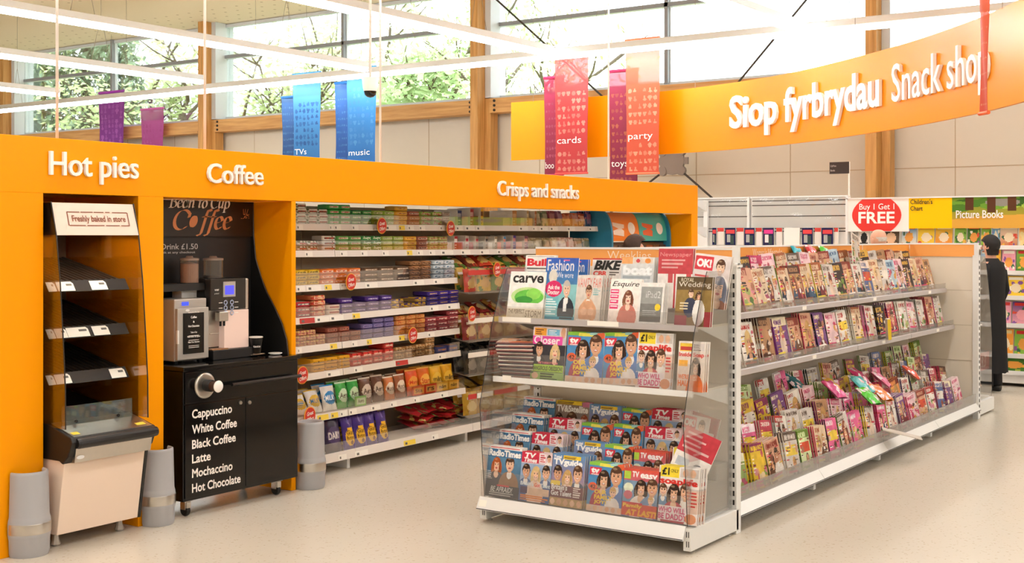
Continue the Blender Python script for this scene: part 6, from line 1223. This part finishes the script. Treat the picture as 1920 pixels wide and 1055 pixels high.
side_row('lifestyle_magazine', 6.44, 11.44, 3.25, 1.165, .24, (.265, .295), (-.012, .012), (3, 4), 'front row, upper side shelf', 'magazines in the front row of the upper side shelf', 21, SOFT)
side_row('lifestyle_magazine', 6.47, 11.30, 3.40, 1.24, .20, (.265, .30), (-.008, .03), (2, 3), 'back row, upper side shelf', 'magazines in the back row of the upper side shelf', 35, SOFT, tilt=.08)
side_row('lifestyle_magazine', 6.46, 11.44, 3.185, .835, .20, (.25, .285), (-.008, .03), (3, 10), 'lower side shelf', 'magazines on the lower side shelf', 48, [0, 1, 5, 6, 7, 8, 9, 10, 10, 11, 3, 0], dx=.012, dy=.0125, tilt=.07)
MB().box(GX0 + .02, GX1 - .02, 3.385, SPY - .03, 1.1655, 1.24).build('tier_step', mat('step_grey', '9a928c', .5, vary=.02), gd)
for k, (y, z) in enumerate(((3.085, .24), (3.205, .345), (3.325, .45))): MB().box(GX0 + .02, GX1 - .02, y, SPY - .025, (BASEZ, .24, .345)[k] + .0005, z).build('tier_step', mat('step_grey', '9a928c', .5, vary=.02), gd)
for nm_, a_, b_, Y_, zb_, hts_, st_, nc_, wh_, sd_ in (('hobby_magazine', 6.46, 11.40, 2.985, BASEZ, (.235, .27), (-.005, .05), (3, 6), 'front tier of side base', 52), ('hobby_magazine', 6.50, 11.42, 3.115, .24, (.235, .27), (-.005, .05), (3, 5), 'second tier of side base', 64), ('hobby_magazine', 6.46, 11.42, 3.235, .345, (.23, .26), (.0, .06), (2, 4), 'third tier of side base', 70), ('hobby_magazine', 6.60, 11.35, 3.355, .45, (.21, .25), (.0, .15), (2, 3), 'top tier of side base', 85)):
    side_row(nm_, a_, b_, Y_, zb_, .20, hts_, st_, nc_, wh_, 'magazines in the ' + wh_, sd_, LOUD, dx=.012, tilt=.11)
# foil toy bags lying over the bottom tiers
for k, (x, y, z, c1, cw) in enumerate(((8.6, 3.10, .50, 'd04a86', 'pink'), (8.85, 3.2, .50, 'e8b04a', 'gold'), (9.1, 3.08, .49, '4ab0b0', 'turquoise'), (9.35, 3.18, .52, 'c83a70', 'magenta'), (9.7, 3.12, .47, 'e07a9a', 'rose'), (9.0, 2.99, .42, '58c83a', 'bright green'), (9.25, 2.985, .42, 'e07a2a', 'orange'), (10.4, 3.1, .46, 'e0502f', 'scarlet'), (8.35, 3.3, .56, '2f6a70', 'dark teal'))):
    tag(pouch(.2, .05, .17, art(20, 20, c1, None, None, None, k, 'f2dce0'), .88, .007, k).build('toy_bag', PS, loc=(x, y, z), rot=(-.9, .1, .2 * math.sin(k * 2))), '%s foil toy bag lying over the bottom magazines of the side shelves' % cw, 'toy bag', 'foil toy bags over the side base')
for k, (x, z, c1, cw) in enumerate(((8.75, 1.44, '2fa8b8', 'turquoise'), (9.02, 1.45, 'd83a40', 'red'), (9.3, 1.44, '4ab83a', 'green'))):
    tag(pouch(.2, .05, .14, art(16, 14, c1, None, None, None, k, 'f0e8e4'), .88, .007, k).build('toy_bag', PS, loc=(x, 3.46, z), rot=(-.5, .15, 0)), '%s toy bag poking up over the upper side shelf against the orange header' % cw, 'toy bag', 'toy bags under the orange header')
tag(mag_mesh(.21, .27, .006, side_cover(10, 4, 5), 'd9d0c4').build('magazine', PR, loc=(9.62, 3.36, 1.40), rot=(-.12, .22, .05)), 'pale magazine sticking up crookedly in front of the far orange header', 'magazine', 'magazines in the back row of the upper side shelf')
tag(mag_mesh(.21, .28, .006, side_cover(10, 3, 9), 'd9d0c4').build('magazine', PR, loc=(9.05, 2.97, .235), rot=(1.78, .05, .35)), 'pale magazine slipping off the side base out over the floor', 'magazine')
for k in range(4): tag(mag_mesh(.10, .16, .012, art(10, 14, 'e8c83a', '5a3a86', 'f2ecd8', None, k), 'e8c83a').build('booklet', PR, loc=(9.60 + k * .014, 3.105, .845), rot=(-.05, 0, .5)), 'yellow and purple booklet hung on the lower side shelf edge, %s of four' % ordinal(k), 'booklet', 'yellow booklets on the lower side shelf')
# inside the far end unit, seen through its clear side
for k, (x, z, c) in enumerate(((11.98, 1.165, 1), (11.98, .825, 9), (12.1, BASEZ, 4))):
    for j in range(4):
        put('magazine', ('fe', k), lambda: mag_mesh(.21, .27, .007, side_cover((1, 9, 4)[k], k, k), 'b8708a'), '%s magazine, %s behind the clear side of the far end unit, %s' % (PAL[c][2], ordinal(j), ('upper shelf', 'lower shelf', 'base')[k]), 'magazine', 'magazines in the far end unit', (x - j * .03, 3.16, z + .002), (-.16, 0, math.pi / 2), PR)

# ------------------------------------------------------------------ books and cards at the far wall
BW = ['yellow picture book', 'pink picture book', 'green picture book', 'blue picture book', 'cream picture book', 'purple picture book', 'woodland picture book', 'orange picture book']
BC = [('f0c83a', 'e8893a'), ('e8a0b0', 'd8607a'), ('8ab84a', '4a7a2c'), ('7ab0d8', 'e8e0c8'), ('f0e2c4', 'c87a4a'), ('5a3a80', 'e8a0a8'), ('4a7a34', 'a8b84a'), ('f0a040', 'f4e0a0')]
def book_cover(k, seed):
    r = random.Random(seed); a, b = BC[k]; im = canvas(20, 22, a, b if r.random() < .5 else None)
    for q in range(8): ell(im, r.random(), r.uniform(.3, 1), r.uniform(.06, .16), r.uniform(.05, .12), r.choice([b, 'f4ecd8', 'd8503a', '3a6a4a', 'e8b84a', '8a5a9a']))
    ell(im, .5, .58, .28, .24, r.choice([b, 'f0e0c0', 'e8a04a'])); rect(im, .1, .06, .9, .18, r.choice(['f8f0e0', 'd83a34', b])); return im
def book(px0, px1, z, h, xb, k, seed, lab, grp, copies=1):
    ya, yb = y_on(px0, xb), y_on(px1, xb)
    for c in range(copies): put('picture_book', ('bk', seed), lambda: mag_mesh(abs(ya - yb) * .96, h, .012, book_cover(k, seed), 'e9e1d6'), lab + (', copy behind' if c else ''), 'book', grp, (xb + c * .018, (ya + yb) / 2, z + .002), (-.14, 0, -math.pi / 2), PR)
xs_ = [(1690, 1718, 3), (1720, 1752, 0), (1753, 1786, 0), (1789, 1812, 2), (1813, 1838, 6), (1839, 1858, 2), (1859, 1874, 3), (1875, 1908, 4), (1910, 1935, 7)]
for i, (a, b, k) in enumerate(xs_): book(a, b, 1.534, .235, BX + .17, k, 100 + i, '%s, %s past the free offer header, top shelf' % (BW[k], ordinal(i)), 'books on the top far shelf', 2)
for i, (a, b, c1, c2, w_) in enumerate(((1572, 1591, '2a1c1c', 'd8302c', 'black and red'), (1592, 1608, 'b8b0a8', '4a4644', 'grey'), (1610, 1630, 'e8e0d6', '2a2826', 'white and black'), (1634, 1654, '4a3424', 'a88a6a', 'brown'), (1655, 1686, '5a4a38', 'e8c09a', 'dark portrait'))):
    xb = BX + .17; ya, yb = y_on(a, xb), y_on(b, xb); im = canvas(16, 20, c1); ell(im, .5, .6, .3, .28, c2); ell(im, .78, .12, .14, .1, 'f0c92a'); rect(im, .1, .86, .9, .97, c2)
    tag(mag_mesh(abs(ya - yb), .225, .02, im, c1).build('paperback', PR, loc=(xb, (ya + yb) / 2, 1.536), rot=(-.12, 0, -math.pi / 2)), '%s paperback with yellow spot, %s below the free offer header' % (w_, ordinal(i)), 'book', 'paperbacks below the free offer header')
for r_, (z, h, its) in enumerate(((1.256, .24, ((1838, 1852, 3), (1853, 1876, 0), (1878, 1904, 1), (1905, 1935, 2))), (.983, .22, ((1852, 1886, 4), (1887, 1922, 0))), (.68, .245, ((1868, 1896, 1), (1897, 1935, 5))), (.351, .27, ((1868, 1900, 7), (1901, 1936, 2))), (.165, .17, ((1866, 1935, 6),)))):
    for i, (a, b, k) in enumerate(its): book(a, b, z, h, BX + .42 - (.34, .36, .38, .40, .44)[r_] + .05, k, 200 + r_ * 10 + i, '%s, %s past the dark-coated shopper, %s far shelf' % (BW[k], ordinal(i), ORD[r_ + 1]), 'books on the %s far shelf' % ORD[r_ + 1], 2)
for i, (a, b, kind) in enumerate(((1336, 1344, 'n'), (1346, 1358, 'w'), (1360, 1380, 'n'), (1382, 1395, 'w'), (1396, 1416, 'n'), (1418, 1429, 'w'), (1431, 1452, 'p'), (1456, 1467, 'w'), (1470, 1500, 'b'), (1504, 1525, 'n'), (1528, 1540, 'w'), (1541, 1563, 'n'), (1565, 1572, 'w'))):
    xb = BX + .06; ya, yb = y_on(a, xb), y_on(b, xb); im = canvas(12, 18, {'n': '1c1c48', 'w': 'dcd4cc', 'p': '2a2448', 'b': 'ece6de'}[kind])
    if kind in 'np': rect(im, .1, .12, .9, .34, 'd8484a' if kind == 'n' else 'e0408a'); rect(im, .2, .4, .5, .85, 'a8a8a4' if kind == 'n' else 'f0dcd8'); rect(im, .5, .45, .8, .95, '3a4a48')
    elif kind == 'w': rect(im, 0, .0, 1, .22, 'c8433c')
    z1 = z_on(427, xb, (ya + yb) / 2); t_ = tag(mag_mesh(abs(ya - yb) * .97, .215, .02, im, 'cfc6bc').build('phone_pack', PR, loc=(xb, (ya + yb) / 2, z1 - .215), rot=(0, 0, -math.pi / 2)), '%s, %s of the hanging packs counted from the orange surround' % ({'n': 'navy boxed mobile phone pack', 'w': 'white edge-on phone pack', 'p': 'navy pack with pink phone', 'b': 'empty clear wrapped white pack'}[kind], ordinal(i)), 'phone pack', 'phone packs on the slatwall')
    MB().tube([(0, .0, .205), (0, .08, .215)], .003, 5).build('hook', STEEL, t_, loc=(0, 0, 0))

# ------------------------------------------------------------------ shoppers
SKIN = mat('skin', 'd9a184', .5, vary=.03)
def person(label, loc, H, yaw, coat_c, hair_c, long_coat, hair_long, bald=False):
    k = H / 1.75; t = thing('person', label, 'person', loc, (0, 0, yaw)); z = lambda v: v * k
    J = {'pelvis': (0, 0, .93, .14), 'waist': (0, 0, 1.08, .125), 'chest': (0, -.01, 1.30, .15), 'neck0': (0, .01, 1.45, .065), 'neck1': (0, -.005, 1.53, .056), 'skull': (0, -.012, 1.62, .085), 'crown': (0, -.004, 1.685, .066)}
    if bald: J['skull'] = (0, -.012, 1.62, .098); J['crown'] = (0, -.004, 1.68, .084); J['crest'] = (0, .0, 1.735, .052)
    for s, n in ((-1, 'l'), (1, 'r')):
        J.update({n + 'sh': (s * .175, 0, 1.40, .062), n + 'el': (s * .235, .03, 1.13, .044), n + 'wr': (s * .215, -.06, .91, .028), n + 'pa': (s * .212, -.085, .84, .036), n + 'hip': (s * .09, 0, .88, .095), n + 'kn': (s * .10, -.015, .49, .062), n + 'an': (s * .105, .015, .09, .042), n + 'to': (s * .115, -.13, .03, .034)})
    E = [('pelvis', 'waist'), ('waist', 'chest'), ('chest', 'neck0'), ('neck0', 'neck1'), ('neck1', 'skull'), ('skull', 'crown')] + ([('crown', 'crest')] if bald else [])
    for n in 'lr':
        E += [('chest', n + 'sh'), (n + 'sh', n + 'el'), (n + 'el', n + 'wr'), (n + 'wr', n + 'pa'), ('pelvis', n + 'hip'), (n + 'hip', n + 'kn'), (n + 'kn', n + 'an'), (n + 'an', n + 'to')]
        s = -1 if n == 'l' else 1
        for q, (dx_, ln) in enumerate(((-.026, .07), (-.009, .078), (.009, .074), (.025, .06))):
            J[n + 'f%d' % q] = (s * .212 + dx_ * .5, -.085 + dx_, .80, .0095); J[n + 'g%d' % q] = (s * .205 + dx_ * .4, -.095 + dx_, .80 - ln, .008); E += [(n + 'pa', n + 'f%d' % q), (n + 'f%d' % q, n + 'g%d' % q)]
        J[n + 't0'] = (s * .195, -.125, .835, .0105); J[n + 't1'] = (s * .187, -.14, .80, .009); E += [(n + 'pa', n + 't0'), (n + 't0', n + 't1')]
    names_ = list(J); me = bpy.data.meshes.new('body'); me.from_pydata([(a * k, b * k, c * k) for a, b, c, _ in J.values()], [(names_.index(a), names_.index(b)) for a, b in E], [])
    o = bpy.data.objects.new('body', me); COL.objects.link(o); o.parent = t; me.materials.append(SKIN)
    sk = o.modifiers.new('skin', 'SKIN'); sk.use_smooth_shade = True; lay = me.skin_vertices[0] if me.skin_vertices else None
    if lay is None:
        bpy.context.view_layer.objects.active = o; o.select_set(True)
    for i, (a, b, c, r) in enumerate(J.values()): me.skin_vertices[0].data[i].radius = (r * k, r * k)
    me.skin_vertices[0].data[0].use_root = True; sb_ = o.modifiers.new('sub', 'SUBSURF'); sb_.levels = sb_.render_levels = 2
    fm = MB()
    for s in (-1, 1): fm.lathe([(0, -.012), (.008, -.006), (.01, 0), (.008, .006), (0, .012)], 8, (s * .031 * k, -.093 * k, z(1.625)), c='f2ece4')
    fm.build('eyes', PM, t, loc=(0, 0, 0))
    MB().tube([(0, -.094 * k, z(1.635)), (0, -.112 * k, z(1.60)), (0, -.098 * k, z(1.592))], [.008, .014, .011], 8).build('nose', SKIN, t, loc=(0, 0, 0), smooth=True)
    MB().tube([(-.022 * k, -.086 * k, z(1.565)), (0, -.095 * k, z(1.563)), (.022 * k, -.086 * k, z(1.565))], .006, 6).build('mouth', mat('lip', 'b06a5c', .5), t, loc=(0, 0, 0), smooth=True)
    for s in (-1, 1): MB().lathe([(0, -.008), (.02, -.006), (.024, .0), (.018, .006), (0, .006)], 12, (s * .083 * k, .0, z(1.615)), axis='x').build('ear', SKIN, t, loc=(0, 0, 0), smooth=True)
    hm = mat('hair_' + hair_c, hair_c, .7, vary=.3, scale=60); hp = MB(); nu, nv = 24, 14
    P = np.zeros((nv + 1, nu + 1, 3)); rg = random.Random(label)
    for j in range(nv + 1):
        for i in range(nu + 1):
            a = 2 * math.pi * i / nu; front = math.cos(a + math.pi / 2) if False else -math.sin(a)      # front (-y) is a = -pi/2
            low = (1.72 - .30 * j / nv) if not bald else (1.66 - .10 * j / nv)
            ph = j / nv * (math.pi * (.72 if hair_long else .60)); 
            if front > .25 and not bald: ph *= .62 - .1 * front
            if bald: ph = 1.5 + j / nv * .5 * (1 if front < .35 else .05)
            R = (.100 if not bald else .085) * k * (1 + (.05 if not bald else 0) * rg.random())
            P[j, i] = (R * .92 * math.sin(ph) * math.cos(a), R * 1.06 * math.sin(ph) * math.sin(a) - .004 * k, z(1.645) + R * 1.08 * math.cos(ph) - (.05 * k if hair_long and j == nv and front < .2 else 0))
    P[:, nu] = P[:, 0]
    hp.grid(P).build('hair', hm, t, loc=(0, 0, 0), smooth=True)
    cm = mat('cloth_' + coat_c, coat_c, .85, vary=.15, scale=20); bot = .22 if long_coat else .84
    sec = [(1.49, .075, .07), (1.46, .11, .085), (1.425, .20, .105), (1.36, .222, .125), (1.2, .205, .13), (1.05, .19, .13), (.93, .20, .135), (bot, .235 if long_coat else .205, .16 if long_coat else .14)]; n = 24
    if long_coat: sec.insert(-1, (.6, .215, .145))
    C = MB(); V = [((a_ * math.cos(2 * math.pi * i / n)) * k, (b_ * math.sin(2 * math.pi * i / n)) * k + .005, z(h_) + (.006 * math.sin(i * 3) if h_ < .8 else 0)) for h_, a_, b_ in sec for i in range(n)]
    C.raw(V, [(r * n + i, r * n + (i + 1) % n, (r + 1) * n + (i + 1) % n, (r + 1) * n + i) for r in range(len(sec) - 1) for i in range(n)])
    for s in (-1, 1): C.tube([(s * .16 * k, 0, z(1.41)), (s * .20 * k, .004, z(1.34)), (s * .238 * k, .03, z(1.13)), (s * .228 * k, -.012, z(1.01)), (s * .216 * k, -.055, z(.91))], [.075 * k, .075 * k, .06 * k, .054 * k, .046 * k], 12)
    C.build('coat', cm, t, loc=(0, 0, 0), smooth=True)
    L = MB()
    for s in (-1, 1): L.tube([(s * .09 * k, 0, z(.94)), (s * .10 * k, -.012, z(.49)), (s * .105 * k, .012, z(.07))], [.105 * k, .078 * k, .062 * k], 12)
    L.build('trousers', mat('trousers_dark', '1c1b20', .85, vary=.1), t, loc=(0, 0, 0), smooth=True)
    for s in (-1, 1): MB().tube([(s * .105 * k, .05 * k, .035), (s * .108 * k, -.04 * k, .04), (s * .118 * k, -.17 * k, .025)], [.042, .045, .03], 10).build('shoe', BLACKM, t, loc=(0, 0, 0), smooth=True)
    return t
person('person in a long black coat standing by the picture books past the far end unit', (13.72, 3.34, 0), 1.66, 2.9, '0f0d10', '15100e', True, True)
person('brown-haired shopper whose head shows over the end stand by the sweet dispenser', (8.98, 5.0, 0), 1.66, .9, '3c4250', '3c261a', False, False)
person('balding shopper whose head shows behind the orange header strip by the paperbacks', (12.85, 4.25, 0), 1.735, 2.6, '6a5f58', 'cfc4b8', False, False, True)
